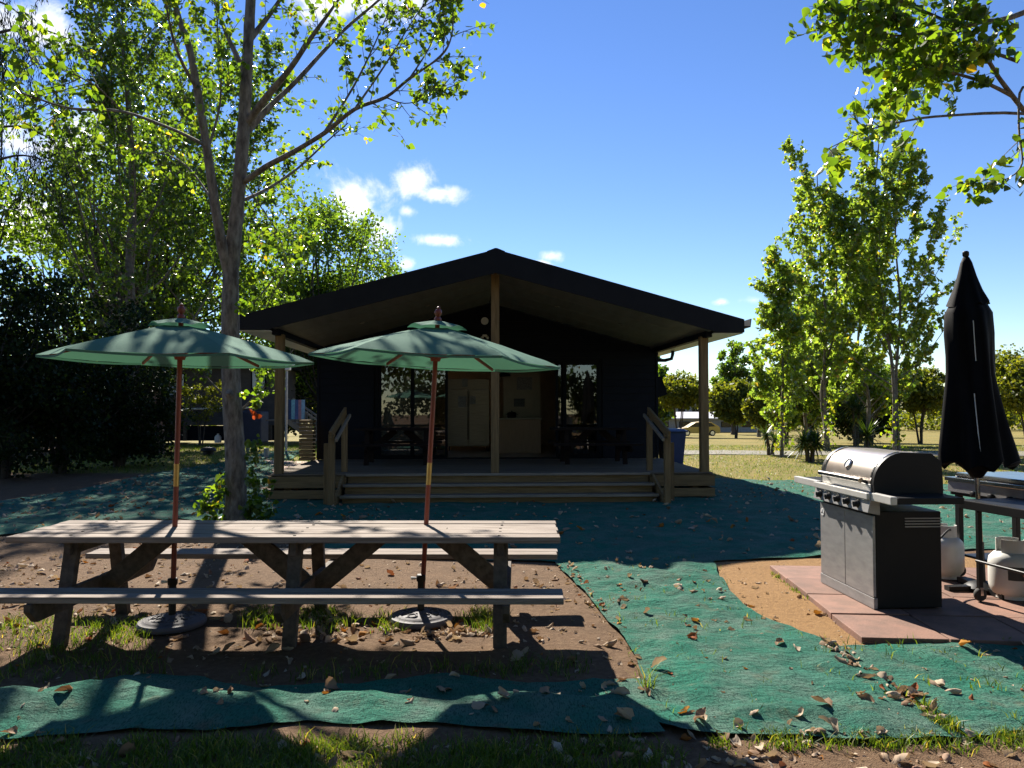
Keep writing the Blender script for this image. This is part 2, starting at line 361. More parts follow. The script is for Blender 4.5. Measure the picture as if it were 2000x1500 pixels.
def mat_cloth_material():
    """woven green shade cloth, sun-bleached and dusty in patches"""
    m, nt, b = nodes_of('green_shade_cloth'); L = nt.links.new; N = nt.nodes.new
    tc = N('ShaderNodeTexCoord')
    def NZ(sc, det=6, st=None):
        n = N('ShaderNodeTexNoise'); n.inputs['Scale'].default_value = sc; n.inputs['Detail'].default_value = det; n.inputs['Roughness'].default_value = .62
        if st:
            mp = N('ShaderNodeMapping'); mp.inputs['Scale'].default_value = st; L(tc.outputs['Object'], mp.inputs[0]); L(mp.outputs[0], n.inputs['Vector'])
        else: L(tc.outputs['Object'], n.inputs['Vector'])
        return n.outputs['Fac']
    def RNG(v, lo, hi):
        x = N('ShaderNodeMapRange'); L(v, x.inputs[0]); x.inputs[1].default_value = lo; x.inputs[2].default_value = hi; return x.outputs[0]
    def MIX(f, a, bb):
        x = N('ShaderNodeMix'); x.data_type = 'RGBA'; L(f, x.inputs['Factor'])
        for i, v in (('A', a), ('B', bb)):
            if isinstance(v, tuple): x.inputs[i].default_value = c4(v)
            else: L(v, x.inputs[i])
        return x.outputs['Result']
    c = MIX(RNG(NZ(1.6), .35, .68), (.024, .172, .112), (.034, .130, .090))
    c = MIX(RNG(NZ(3.3, 7), .42, .74), c, (.135, .195, .155))
    c = MIX(RNG(NZ(.7, 5), .5, .72), c, (.045, .175, .125))
    c = MIX(RNG(NZ(5.5, 8), .56, .78), c, (.135, .125, .085))
    c = MIX(RNG(NZ(150, 2, (1, .22, 1)), .48, .72), c, (.007, .05, .033))
    L(c, b.inputs['Base Color']); b.inputs['Roughness'].default_value = .85; b.inputs['Specular IOR Level'].default_value = .08
    ad = N('ShaderNodeMath'); ad.operation = 'MULTIPLY_ADD'; L(NZ(320, 2, (1, .3, 1)), ad.inputs[0]); ad.inputs[1].default_value = .35; L(NZ(11, 6, (1, 1.8, 1)), ad.inputs[2])
    bp = N('ShaderNodeBump'); bp.inputs['Strength'].default_value = .9; bp.inputs['Distance'].default_value = .045; L(ad.outputs[0], bp.inputs['Height']); L(bp.outputs[0], b.inputs['Normal'])
    return m
m_mat = mat_cloth_material()

# ------------------------------------------------------------------ terrain
def smooth(a, b, x): t = np.clip((x - a) / (b - a), 0, 1); return t * t * (3 - 2 * t)

def poly_inside(poly, X, Y):
    ins = np.zeros(X.shape, bool); n = len(poly)
    for i in range(n):
        x1, y1 = poly[i]; x2, y2 = poly[(i + 1) % n]
        if y1 == y2: continue
        c = ((y1 > Y) != (y2 > Y)) & (X < (x2 - x1) * (Y - y1) / (y2 - y1) + x1); ins ^= c
    return ins

def bumps(x, y): return .014 * noise.noise((x * 1.3, y * 1.3, 3.1)) + .006 * noise.noise((x * 5, y * 5, 1.7))

def make_ground():
    def lines(lo, hi, step, far, n):
        a = np.arange(lo, hi + 1e-6, step); t = np.linspace(0, 1, n + 1)[1:] ** 2.2
        return a, t
    ax, t = lines(-13, 13, .13, 0, 34); xs = np.concatenate([(-13 - t * 390)[::-1], ax, 13 + t * 390])
    ay, t = lines(1.5, 20, .13, 0, 46); ys = np.concatenate([(1.5 - t * 120)[::-1], ay, 20 + t * 500])
    X, Y = np.meshgrid(xs, ys); nx, ny = len(xs), len(ys)
    Z = -0.028 * np.clip(Y - 30, 0, 52)
    near = (np.abs(X) < 13.1) & (Y > 1.4) & (Y < 20.1)
    Zb = np.array([bumps(a, b_) if k else 0 for a, b_, k in zip(X.ravel(), Y.ravel(), near.ravel())]).reshape(X.shape); Z = Z + Zb
    idx = np.arange(nx * ny).reshape(ny, nx)
    F = np.stack([idx[:-1, :-1], idx[:-1, 1:], idx[1:, 1:], idx[1:, :-1]], -1).reshape(-1, 4)
    me = np_mesh('ground', np.stack([X, Y, Z], -1).reshape(-1, 3), F, ground_material(), smooth=True)
    lawn = np.maximum(smooth(13.5, 16.5, Y) * smooth(3.2, 4.5, X), smooth(17, 20, Y) * smooth(-16, -11, X))
    lawn = np.maximum(lawn, smooth(30, 34, Y))
    lawn = np.maximum(lawn, .30 * smooth(3.9, 3.3, Y) * smooth(3.0, -1, X)); lawn = np.maximum(lawn, .40 * smooth(3.8, 3.4, Y) * smooth(2.2, 2.9, X))
    sand = smooth(1.6, 2.1, X) * smooth(4.9, 5.3, Y) * smooth(8.6, 8.2, Y)
    for nm, a in (('lawn', lawn), ('sand', sand)):
        at_ = me.attributes.new(nm, 'FLOAT', 'POINT'); at_.data.foreach_set('value', a.astype(np.float32).ravel())
    o = link_mesh('ground', me, None); tag(o, 'bare soil yard running out into dry lawn', kind='structure')
make_ground()

def sheet(name, poly, mat, z, step=.10, wrinkle=.01, jitter=.02, fold=None, seed=0, edge=.012):
    """a cloth or paved sheet with an uneven outline, laid over the ground"""
    random.seed(seed); pts = []
    n = len(poly)
    for i in range(n):
        a, b_ = Vector(poly[i]), Vector(poly[(i + 1) % n]); k = max(1, int((b_ - a).length / step))
        for j in range(k):
            p = a.lerp(b_, j / k)
            pts.append(Vector((p.x + jitter * noise.noise((p.x * 2.3, p.y * 2.3, seed + 5)) * 2, p.y + jitter * noise.noise((p.x * 2.3, p.y * 2.3, seed + 9)) * 2)))
    nb = len(pts); edges = [(i, (i + 1) % nb) for i in range(nb)]
    xs = [p.x for p in pts]; ys = [p.y for p in pts]
    gx, gy = np.meshgrid(np.arange(min(xs), max(xs), step), np.arange(min(ys), max(ys), step))
    gx = gx + rng.uniform(-.3, .3, gx.shape) * step; gy = gy + rng.uniform(-.3, .3, gy.shape) * step
    ins = poly_inside([(p.x, p.y) for p in pts], gx, gy)
    allp = pts + [Vector((a, b_)) for a, b_ in zip(gx[ins], gy[ins])]
    vo, _, fo, *_ = delaunay_2d_cdt(allp, edges, [list(range(nb))], 1, 1e-5)
    V = []
    bnd = np.array([(p.x, p.y) for p in pts])
    for i, p in enumerate(vo):
        h = gz(p.x, p.y) + bumps(p.x, p.y) + z
        dd = min(1.0, float(np.min(np.hypot(bnd[:, 0] - p.x, bnd[:, 1] - p.y))) / .25)
        h += wrinkle * (.5 + .5 * noise.noise((p.x * 1.9, p.y * 2.6, seed))) * (.3 + .7 * dd) + wrinkle * .5 * (noise.noise((p.x * 5, p.y * 7, seed + 2)))
        if mat is m_mat:
            q1 = abs(noise.noise((p.x * .9 + p.y * .5, p.y * 1.7 - p.x * .3, seed + 3.3))); q2 = abs(noise.noise((p.x * 2.6 - p.y * .7, p.y * 2.1 + p.x * .8, seed + 7.1)))
            h += (.028 * max(0, 1 - q1 * 6) + .017 * max(0, 1 - q2 * 5)) * (.4 + .6 * dd)
        if fold: h += fold(p.x, p.y, dd)
        V.append((p.x, p.y, h))
    me = bpy.data.meshes.new(name); me.from_pydata(V, [], [f for f in fo]); me.materials.append(mat)
    for p in me.polygons: p.use_smooth = True
    return link_mesh(name, me, None)

G = lambda L_: [ground(x, y) for x, y in L_]
P_PATH = G([(1080, 1098), (1150, 1168), (1232, 1272), (1256, 1340), (1285, 1415), (1330, 1438), (1500, 1442), (1690, 1452), (1880, 1446), (1790, 1385), (1700, 1325), (1630, 1262), (1560, 1238), (1470, 1198), (1420, 1158), (1390, 1096)])
P_RIGHT = G([(1640, 1268), (1820, 1257), (2060, 1262), (2300, 1330), (2250, 1440), (1990, 1432), (1888, 1446), (1795, 1380), (1705, 1322)])
P_STRIP = G([(-160, 1362), (0, 1352), (100, 1350), (180, 1335), (270, 1324), (380, 1322), (440, 1340), (500, 1348), (600, 1348), (700, 1342), (800, 1326), (870, 1322), (930, 1328), (1030, 1340), (1140, 1335), (1254, 1328), (1290, 1425), (1296, 1438), (1150, 1442), (1000, 1434), (850, 1417), (700, 1420), (600, 1416), (500, 1427), (300, 1434), (100, 1442), (-160, 1450)])
P_BACK = G([(-260, 1070), (120, 1036), (350, 1014), (430, 1026), (560, 1052), (640, 1075), (720, 1090), (900, 1095), (1085, 1101), (1390, 1099), (1600, 1090), (1800, 1078), (2150, 1070), (2300, 960), (1720, 944), (1560, 940), (1395, 936), (1380, 930), (700, 925), (540, 930), (560, 905), (595, 880), (520, 884), (440, 903), (300, 925), (150, 958), (0, 980), (-260, 1000)])
def strip_fold(x, y, dd): return .10 * dd * max(0, noise.noise((x * 1.1, y * 1.3, 8.2)) + .3) + .03 * dd * noise.noise((x * 2.6, y * 5, 2.2))
o = sheet('ground_cloth', P_BACK, m_mat, .012, step=.16, wrinkle=.02, seed=1); tag(o, 'wide green shade cloth spread before the cabin steps and deck', 'ground cloth')
o = sheet('ground_cloth', P_PATH, m_mat, .020, step=.05, wrinkle=.03, seed=2); tag(o, 'faded green shade cloth path running towards the camera beside the sand patch', 'ground cloth')
o = sheet('ground_cloth', P_RIGHT, m_mat, .012, step=.06, wrinkle=.028, seed=3); tag(o, 'green shade cloth piece below the terracotta pavers', 'ground cloth')
o = sheet('ground_cloth', P_STRIP, m_mat, .012, step=.055, wrinkle=.02, fold=strip_fold, seed=4); tag(o, 'rumpled strip of green shade cloth in front of the picnic table', 'ground cloth')
o = sheet('driveway', [(3.2, 26.0), (12, 25.2), (24, 24.5), (60, 26), (60, 28.3), (24, 27.0), (12, 27.6), (3.2, 28.4)], m_gravel, .02, step=.5, wrinkle=0, jitter=.15, seed=6); tag(o, 'pale gravel drive crossing the dry lawn', kind='structure')
o = sheet('garden_path', [(-7.6, 22.8), (-5.8, 22.0), (-4.6, 17.5), (-4.2, 14.6), (-4.9, 14.4), (-5.6, 17.5), (-7.0, 21.6)], MAT('pink_path', (.42, .29, .21), (.34, .23, .17), rough=.9, vs=8), .035, step=.25, wrinkle=0, seed=7); tag(o, 'short pinkish path beside the deck end', kind='structure')

# ------------------------------------------------------------------ cabin
CX, CY, CYAW = -0.30, 13.28, R(3.2)
def CL(x, y, z=0.0):
    return Vector((CX + x * math.cos(CYAW) - y * math.sin(CYAW), CY + x * math.sin(CYAW) + y * math.cos(CYAW), z))
ZD = .47; WY = 3.72; BACK = 10.2; WX = 3.86
def make_cabin():
    t = thing('cabin', 'dark gabled cabin with open porch, timber deck and wide front steps', 'cabin', CL(0, 0), CYAW)
    # --- deck
    fr = MB()
    for y in (.06, 1.2, 2.4, 3.6): fr.box((0, y, ZD - .13), (7.7, .05, .18))
    for x in (-3.7, -1.2, 1.2, 3.7):
        for y in (.3, 3.3): fr.box((x, y, .11), (.12, .12, .30))
    deck = fr.build('deck', m_pine, t)
    bm_ = MB().box((0, 0, 0), (7.9, .138, .025)).mesh('deck_board', bevel=.004)
    y = .07; i = 0
    while y < WY - .05:
        link_mesh('deck_board', bm_, m_deck, deck, (random.uniform(-.01, .01), y, ZD - .0125)); y += .143
    for s in (-1, 1):
        for z, h in ((ZD - .14, .20), (.115, .15)):      # front fascia boards either side of the steps
            x0, x1 = (-3.97, -2.62) if s < 0 else (2.78, 3.97)
            MB().box(((x0 + x1) / 2, -.025, z), (x1 - x0, .045, h)).build('fascia_board', m_pine, t, bevel=.005)
            MB().box((s * 3.965, WY / 2 + .03, z), (.045, WY, h)).build('fascia_board', m_pine, t, bevel=.005)
    # --- steps
    for k, (z, y0) in enumerate(((ZD, -.06), (.315, -.36), (.16, -.66))):
        if k:
            MB().box((.08, y0 + .14, z - .02), (5.36, .29, .036)).build('step_tread', m_deck, t, bevel=.004)
        MB().box((.08, y0 - .022 + (.02 if not k else 0), z - .014), (5.40, .03, .045)).build('step_nosing', m_tread_edge, t, bevel=.004)
        MB().box((.08, y0 + .045, z - .112), (5.34, .035, .14)).build('step_riser', m_pine, t, bevel=.003)
    for s, xx in ((-1, -2.68), (1, 2.84)):
        st = MB(); st.prism([(.02, 0.01), (-.82, 0.01), (-.82, .14), (-.05, ZD - .02), (.02, ZD - .02)], 0, xx + s * .0 - .02, xx + s * .0 + .02)
        st.build('stair_stringer', m_pine, t)
        MB().box((xx + s * .055, -.80, .60), (.10, .10, 1.20)).build('handrail_post', m_pine_z, t, bevel=.006)
        MB().box((xx + s * .17, -.62, .52), (.09, .09, 1.04)).build('handrail_post', m_pine_z, t, bevel=.006)
        MB().box((xx + s * .055, .45, ZD + .52), (.10, .10, 1.04)).build('handrail_post', m_pine_z, t, bevel=.006)
        MB().beam((xx + s * .055, -.95, 1.18), (xx + s * .055, .52, 1.58), .045, .14).build('handrail', m_pine, t, bevel=.006)
        MB().beam((xx - s * .03, -.90, 1.10), (xx - s * .03, .50, 1.50), .045, .06).build('handrail', m_tread_edge, t, bevel=.01)
    # --- porch posts
    for x, top in ((-3.82, 2.94), (3.82, 2.94), (0, 4.06)):
        MB().box((x, .10, (ZD + top) / 2), (.145, .145, top - ZD)).build('porch_post', m_pine_z, t, bevel=.006)
    # --- roof
    RX, EZ, AZ_ = 4.42, 3.20, 4.40; sl = (AZ_ - EZ) / RX; Y0, Y1 = -.33, BACK + .3
    rf = MB()
    rf.prism([(-RX, EZ), (0, AZ_), (RX, EZ), (RX, EZ - .06), (0, AZ_ - .06), (-RX, EZ - .06)], 1, Y0, Y1)
    for s in (-1, 1):                                      # standing ribs of the steel sheets
        y = Y0 + .05
        while y < Y1:
            rf.beam((s * .1, y, AZ_ - .1 * sl + .012), (s * RX, y, EZ + .012), .03, .03); y += .30
    roof = rf.build('roof', m_roof, t)
    MB().prism([(-.16, AZ_ - .02), (-.02, AZ_ + .035), (.02, AZ_ + .035), (.16, AZ_ - .02)], 1, Y0 - .03, Y1).build('ridge_cap', m_roof, roof)
    for s in (-1, 1):
        poly = [(0, AZ_ + .01), (s * RX, EZ + .01), (s * RX, EZ - .22), (s * 3.93, EZ - .22), (0, AZ_ - .40)]
        MB().prism(poly, 1, Y0 - .035, Y0).build('barge_board', m_roof, roof)
        gp = MB().prism([(s * RX, EZ - .13), (s * (RX + .11), EZ - .13), (s * (RX + .13), EZ + .02), (s * (RX + .11), EZ + .02), (s * (RX + .10), EZ - .11), (s * RX, EZ - .11)], 1, Y0 - .04, Y1)
        gp.build('gutter', m_roof, roof)
        MB().box((s * (RX - .012), (Y0 + Y1) / 2, EZ - .14), (.02, Y1 - Y0, .17)).build('fascia', m_roof, roof)
        MB().box((s * 4.15, (Y0 + Y1) / 2 + .01, EZ - .235), (.52, Y1 - Y0 - .03, .012)).build('soffit', m_soffit_white, roof)
        MB().box((s * 3.84, WY / 2 - .10, 3.01), (.11, WY + .16, .20)).build('porch_beam', m_navy, t)
        # sloping porch lining in panels that follow the pitch
        w = (WY - Y0) / 4
        for k in range(4):
            ya = Y0 + .02 + k * w; yb = ya + w - .018
            a, b_ = (s * .02, AZ_ - .36), (s * 3.84, AZ_ - .36 - 3.82 * sl)
            MB().add([(a[0], ya, a[1]), (b_[0], ya, b_[1]), (b_[0], yb, b_[1]), (a[0], yb, a[1]), (a[0], ya, a[1] + .02), (b_[0], ya, b_[1] + .02), (b_[0], yb, b_[1] + .02), (a[0], yb, a[1] + .02)],
                     [(0, 1, 2, 3), (4, 7, 6, 5), (0, 4, 5, 1), (1, 5, 6, 2), (2, 6, 7, 3), (3, 7, 4, 0)]).build('ceiling_panel', m_ceiling, roof)
        for k, (dx, dy) in enumerate(((1.3, 1.6), (2.6, 1.6))):
            d = MB().lathe([(.055, 0), (.055, -.012), (.04, -.014), (.036, -.004)], 14).build('downlight', m_ceiling, roof, smooth=40, loc=(s * dx, dy, AZ_ - .361 - dx * sl)); d.rotation_euler = (0, s * math.atan(sl), 0)
    # --- front wall: framing panel and weatherboards around the glazed opening
    OX0, OX1, OH = -2.58, 2.55, ZD + 2.26
    zc = lambda x: AZ_ - .37 - abs(x) * sl
    wb = MB(); wb.prism([(-WX, ZD), (OX0, ZD), (OX0, zc(OX0)), (-WX, zc(WX))], 1, WY + .02, WY + .12)
    wb.prism([(OX1, ZD), (WX, ZD), (WX, zc(WX)), (OX1, zc(OX1))], 1, WY + .02, WY + .12)
    wb.prism([(OX0, OH), (OX1, OH), (OX1, zc(OX1)), (0, zc(0)), (OX0, zc(OX0))], 1, WY + .02, WY + .12)
    wall = wb.build('front_wall', m_navy, t)
    z = ZD + .01; bh = .165
    while z < 4.0:
        top = z + bh - .006
        xm = WX if top < zc(WX) else max(.05, (AZ_ - .37 - top) / sl - .02)
        segs = [(-xm, xm)] if z >= OH - .02 else [(-xm, OX0 - .05), (OX1 + .05, xm)]
        for a, b_ in segs:
            if b_ - a > .1:
                MB().add([(a, WY - .012, z), (b_, WY - .012, z), (b_, WY + .004, top), (a, WY + .004, top), (a, WY + .018, z), (b_, WY + .018, z), (b_, WY + .018, top), (a, WY + .018, top)],
                         [(0, 1, 2, 3), (4, 7, 6, 5), (0, 4, 5, 1), (1, 5, 6, 2), (2, 6, 7, 3), (3, 7, 4, 0)]).build('weatherboard', m_navy, wall)
        z += bh
    for s in (-1, 1):
        MB().box((s * (WX + .015), WY + .02, (ZD + zc(WX)) / 2), (.05, .09, zc(WX) - ZD)).build('corner_board', m_navy, wall)
    # side, back walls, floor and ceiling of the room
    MB().box((WX - .05, (WY + BACK) / 2 + .06, 1.72), (.10, BACK - WY - .1, 2.5)).build('side_wall', m_navy, t)
    lw = MB(); yl = WY + .12     # left wall with an unseen opening added to let sun into the room
    for (ya, yb, za, zb) in ((yl, 4.2, ZD, 2.97), (6.9, BACK, ZD, 2.97), (4.2, 6.9, ZD, .8), (4.2, 6.9, 2.7, 2.97)):
        lw.box((-WX + .05, (ya + yb) / 2, (za + zb) / 2), (.10, yb - ya, zb - za))
    lw.build('side_wall', m_navy, t)
    bw = MB()                    # back wall with a small unseen opening added to brighten the room
    for (xa, xb, za, zb) in ((-WX, -3.4, ZD, 3.0), (-2.6, WX, ZD, 3.0), (-3.4, -2.6, ZD, 1.45), (-3.4, -2.6, 2.75, 3.0)):
        bw.box(((xa + xb) / 2, BACK, (za + zb) / 2), (xb - xa, .10, zb - za))
    bw.prism([(-WX, 3.0), (WX, 3.0), (0, 3.0 + WX * sl)], 1, BACK - .05, BACK + .05)
    bw.build('back_wall', m_intwall, t)
    MB().box((0, (WY + BACK) / 2, ZD - .03), (7.6, BACK - WY, .06)).build('interior_floor', m_intfloor, t)
    MB().box((0, (WY + BACK) / 2 + .1, 3.02), (7.6, BACK - WY - .1, .03)).build('interior_ceiling', m_soffit_white, t)
    MB().box((1.28, 7.4, 1.72), (.10, 1.2, 2.5)).build('partition', m_intwall, t)
    MB().box((.95, 6.86, 1.74), (1.0, .06, 2.5)).build('partition', m_intwall, t)
    MB().box((-2.6, 7.1, 1.74), (2.4, .06, 2.5)).build('partition', m_intwall, t)
    # --- glazing: frames with panes
    def sash(name, x0, x1, y, z0=ZD + .03, z1=OH - .05, f=.06):
        m = MB(); m.box(((x0 + x1) / 2, y, z0 + f / 2), (x1 - x0, .045, f)); m.box(((x0 + x1) / 2, y, z1 - f / 2), (x1 - x0, .045, f))
        m.box((x0 + f / 2, y, (z0 + z1) / 2), (f, .045, z1 - z0 - 2 * f)); m.box((x1 - f / 2, y, (z0 + z1) / 2), (f, .045, z1 - z0 - 2 * f))
        o = m.build(name, m_frame, t)
        MB().box(((x0 + x1) / 2, y, (z0 + z1) / 2), (x1 - x0 - 2 * f + .01, .006, z1 - z0 - 2 * f + .01)).build('pane', m_glass, o); return o
    m = MB(); m.box((0 + (OX0 + OX1) / 2, WY + .03, OH - .02), (OX1 - OX0, .12, .06)); m.box(((OX0 + OX1) / 2, WY + .03, ZD + .012), (OX1 - OX0, .12, .03))
    m.box((OX0 + .02, WY + .03, (ZD + OH) / 2), (.06, .12, OH - ZD)); m.box((OX1 - .02, WY + .03, (ZD + OH) / 2), (.06, .12, OH - ZD)); m.build('door_frame', m_frame, t)
    sash('door_panel', -2.52, -1.74, WY + .0); sash('door_panel', -1.78, -.96, WY + .05)
    sash('door_panel', 1.52, 1.70, WY + .05); sash('door_panel', 1.70, 2.52, WY + .0)
    # curtain behind the right-hand panel
    def wav(x): return .035 * math.sin(x * 38)
    c = MB(); n = 26; xs = [1.86 + .42 * i / n for i in range(n + 1)]
    for i in range(n):
        a, b_ = xs[i], xs[i + 1]
        c.add([(a, WY + .24 + wav(a), ZD + .1), (b_, WY + .24 + wav(b_), ZD + .1), (b_, WY + .24 + wav(b_) * .6, OH - .1), (a, WY + .24 + wav(a) * .6, OH - .1)], [(0, 1, 2, 3)])
    c.build('curtain', m_curtain, t, smooth=60)
    # gable lamp and vent
    MB().lathe([(.085, 0), (.085, .03), (.06, .035), (.055, .01)], 20).build('gable_vent', m_white, t, smooth=40, loc=(-.12, WY - .02, 3.62), rot=(R(90), 0, 0))
    sc = MB().box((-.12, WY - .05, 3.28), (.10, .05, .05)); sc.tube([(-.16, WY - .07, 3.26), (-.19, WY - .12, 3.22)], .03, 10); sc.tube([(-.08, WY - .07, 3.26), (-.05, WY - .12, 3.22)], .03, 10)
    sc.build('sensor_light', m_white, t, smooth=40)
    # downpipe elbow at the right eave and an awning window left open in the side wall
    MB().tube([(3.86, WY + .1, 2.74), (4.10, WY + .1, 2.74), (4.25, WY + .1, 2.78), (4.28, WY + .1, 2.90), (4.28, WY + .1, 3.0)], .04, 10).build('downpipe', m_roof, t, smooth=60)
    aw = MB().beam((WX + .02, WY + .9, 2.30), (WX + .17, WY + .9, 1.85), .7, .03, up=(0, 1, 0)); aw.build('awning_sash', m_frame, t)
    return t
make_cabin()

# things inside the kitchen
def fridge(x, w, label):
    t = thing('fridge', label, 'fridge', CL(x, 6.75, ZD), CYAW, None)
    MB().box((0, .36, 1.02), (w, .70, 1.80)).build('body', m_steel, t, bevel=.01)
    MB().box((0, .0, 1.80), (w - .02, .02, .26)).build('vent_panel', m_steel, t, bevel=.004)
    for s in (-1, 1):
        d = MB().box((s * w / 4, -.012, .90), (w / 2 - .012, .045, 1.50)).build('door', m_steel, t, bevel=.008)
        MB().box((s * .018, -.045, .95), (.012, .02, 1.3)).build('handle', m_black, d, bevel=.004)
    for sx in (-1, 1):
        for sy in (.1, .6): MB().tube([(sx * (w / 2 - .06), sy, 0), (sx * (w / 2 - .06), sy, .13)], .025, 8).build('foot', m_black, t)
fridge(-.50, 1.14, 'tall double door stainless fridge seen through the open sliding door')
def flat(name, label, cat, x, y, z, w, h, mat, group=None):
    o = MB().box((0, 0, 0), (w, .004, h)).build(name, mat, None, loc=CL(x, y, z), rot=(0, 0, CYAW)); tag(o, label, cat, group)
flat('notice', 'dark notice taped to the left fridge door', 'notice', -.66, 6.709, ZD + 1.32, .22, .30, m_paper)
flat('notice', 'smaller dark notice taped to the right fridge door', 'notice', -.38, 6.709, ZD + 1.37, .15, .22, m_paper)
flat('notice', 'tall notice at the top of the fridge', 'notice', -.60, 6.735, ZD + 1.84, .16, .22, m_paper)
flat('notice', 'dark framed notice on the pale wall above the cooking pot', 'notice', .88, 6.826, ZD + 1.30, .30, .22, MAT('dark_notice', (.12, .12, .12), (.08, .08, .08), vs=20))
flat('notice', 'poster high on the pale wall right of the porch post', 'notice', 1.02, 6.826, ZD + 1.82, .42, .34, m_paper)
isl = thing('kitchen_island', 'wooden kitchen island with pale top inside the cabin', 'counter', CL(.82, 5.6, ZD), CYAW)
MB().box((0, .30, .43), (1.06, .60, .86)).build('cabinet', m_island, isl, bevel=.006)
MB().box((0, .29, .885), (1.16, .70, .04)).build('worktop', m_bench_top, isl, bevel=.008)
pot = thing('cooking_pot', 'black lidded cooking pot standing on the kitchen island', 'pot', CL(.62, 5.8, ZD + .905), CYAW)
MB().lathe([(.10, 0), (.115, .01), (.118, .11), (.122, .115)], 20).build('body', m_black, pot, smooth=40)
MB().lathe([(.12, .116), (.10, .135), (.04, .15), (.015, .152), (.018, .18), (.0, .185)], 20).build('lid', m_black, pot, smooth=40)
for s in (-1, 1): MB().tube([(s * .115, -.03, .09), (s * .16, -.02, .09), (s * .16, .02, .09), (s * .115, .03, .09)], .008, 6).build('handle', m_black, pot)
pl = thing('pendant_lamp', 'dark dome ceiling lamp hanging inside the kitchen', 'lamp', CL(.42, 6.0, ZD + 1.98), CYAW)
MB().lathe([(.19, 0), (.17, .05), (.08, .09), (.02, .10)], 20).build('shade', m_black, pl, smooth=40)
MB().tube([(0, 0, .1), (0, 0, .55)], .006, 6).build('cord', m_black, pl)

# ------------------------------------------------------------------ picnic tables
def make_picnic(name, label, cat, L_, frames, loc, rz, mtop, mleg, tw=.76, planks=5, low=.0):
    """long picnic table: planks, A-frame legs, bench planks, diagonal braces; frames = x positions"""
    t = thing(name, label, cat, loc, rz); TH = .745
    pw = tw / planks
    for i in range(planks):
        MB().box((0, -tw / 2 + pw * (i + .5), TH - .022 + random.uniform(-.002, .002)), (L_ + random.uniform(-.03, .03), pw - .009, .044)).build('top_plank', mtop, t, bevel=.006, rot=(0, random.uniform(-.0012, .0012), random.uniform(-.0012, .0012)))
        for x in frames: MB().lathe([(.011, 0), (.011, .003), (.006, .005)], 8).build('bolt', m_bark_dark, t, loc=(x + random.uniform(-.01, .01), -tw / 2 + pw * (i + .5) + random.uniform(-.02, .02), TH))
    for s in (-1, 1):
        for k in (0, 1):
            MB().box((.02 * s, s * (.575 + k * .128 + .06), .44 - .02 + random.uniform(-.002, .002)), (L_ + .05 + random.uniform(-.02, .02), .120, .042)).build('bench_plank', mtop, t, bevel=.005)
    for fi, x in enumerate(frames):
        MB().box((x, 0, TH - .044 - .047), (.045, tw - .06, .09)).build('top_bearer', mleg, t, bevel=.004)
        MB().prism([(-.84, .395), (.84, .395), (.84, .345), (.76, .265), (-.76, .265), (-.84, .345)], 0, x + .026, x + .070).build('bench_bearer', mleg, t, bevel=.003)
        for s in (-1, 1):
            MB().beam((x, s * .27, TH - .05), (x, s * .42, -.015), .055, .095, up=(1, 0, 0)).build('leg', mleg, t, bevel=.004)
        for s in (-1, 1):
            if (fi == 0 and s < 0 and len(frames) > 1) or (fi == len(frames) - 1 and s > 0 and len(frames) > 1): continue
            MB().beam((x + .05 + s * .02, .0, .30), (x + .05 + s * .50, .0, TH - .05), .14, .045, up=(0, 1, 0)).build('brace', mleg, t, bevel=.004)
    return t
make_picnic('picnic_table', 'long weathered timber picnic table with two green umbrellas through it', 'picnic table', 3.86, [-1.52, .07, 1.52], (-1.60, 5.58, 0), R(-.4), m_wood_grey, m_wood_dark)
m_pt = MAT('dark_stained_timber', (.022, .014, .011), (.013, .009, .008), spec=.1, rough=.8, vs=2, stretch=GRAIN_X)
make_picnic('picnic_table', 'dark stained picnic table on the deck left of the sliding doors', 'picnic table', 1.7, [-.6, .6], CL(-1.95, 2.35, ZD), CYAW, m_pt, m_pt)
make_picnic('picnic_table', 'dark stained picnic table on the deck right of the doors by the handrail', 'picnic table', 1.75, [-.6, .6], CL(2.15, 2.35, ZD), CYAW, m_pt, m_pt)

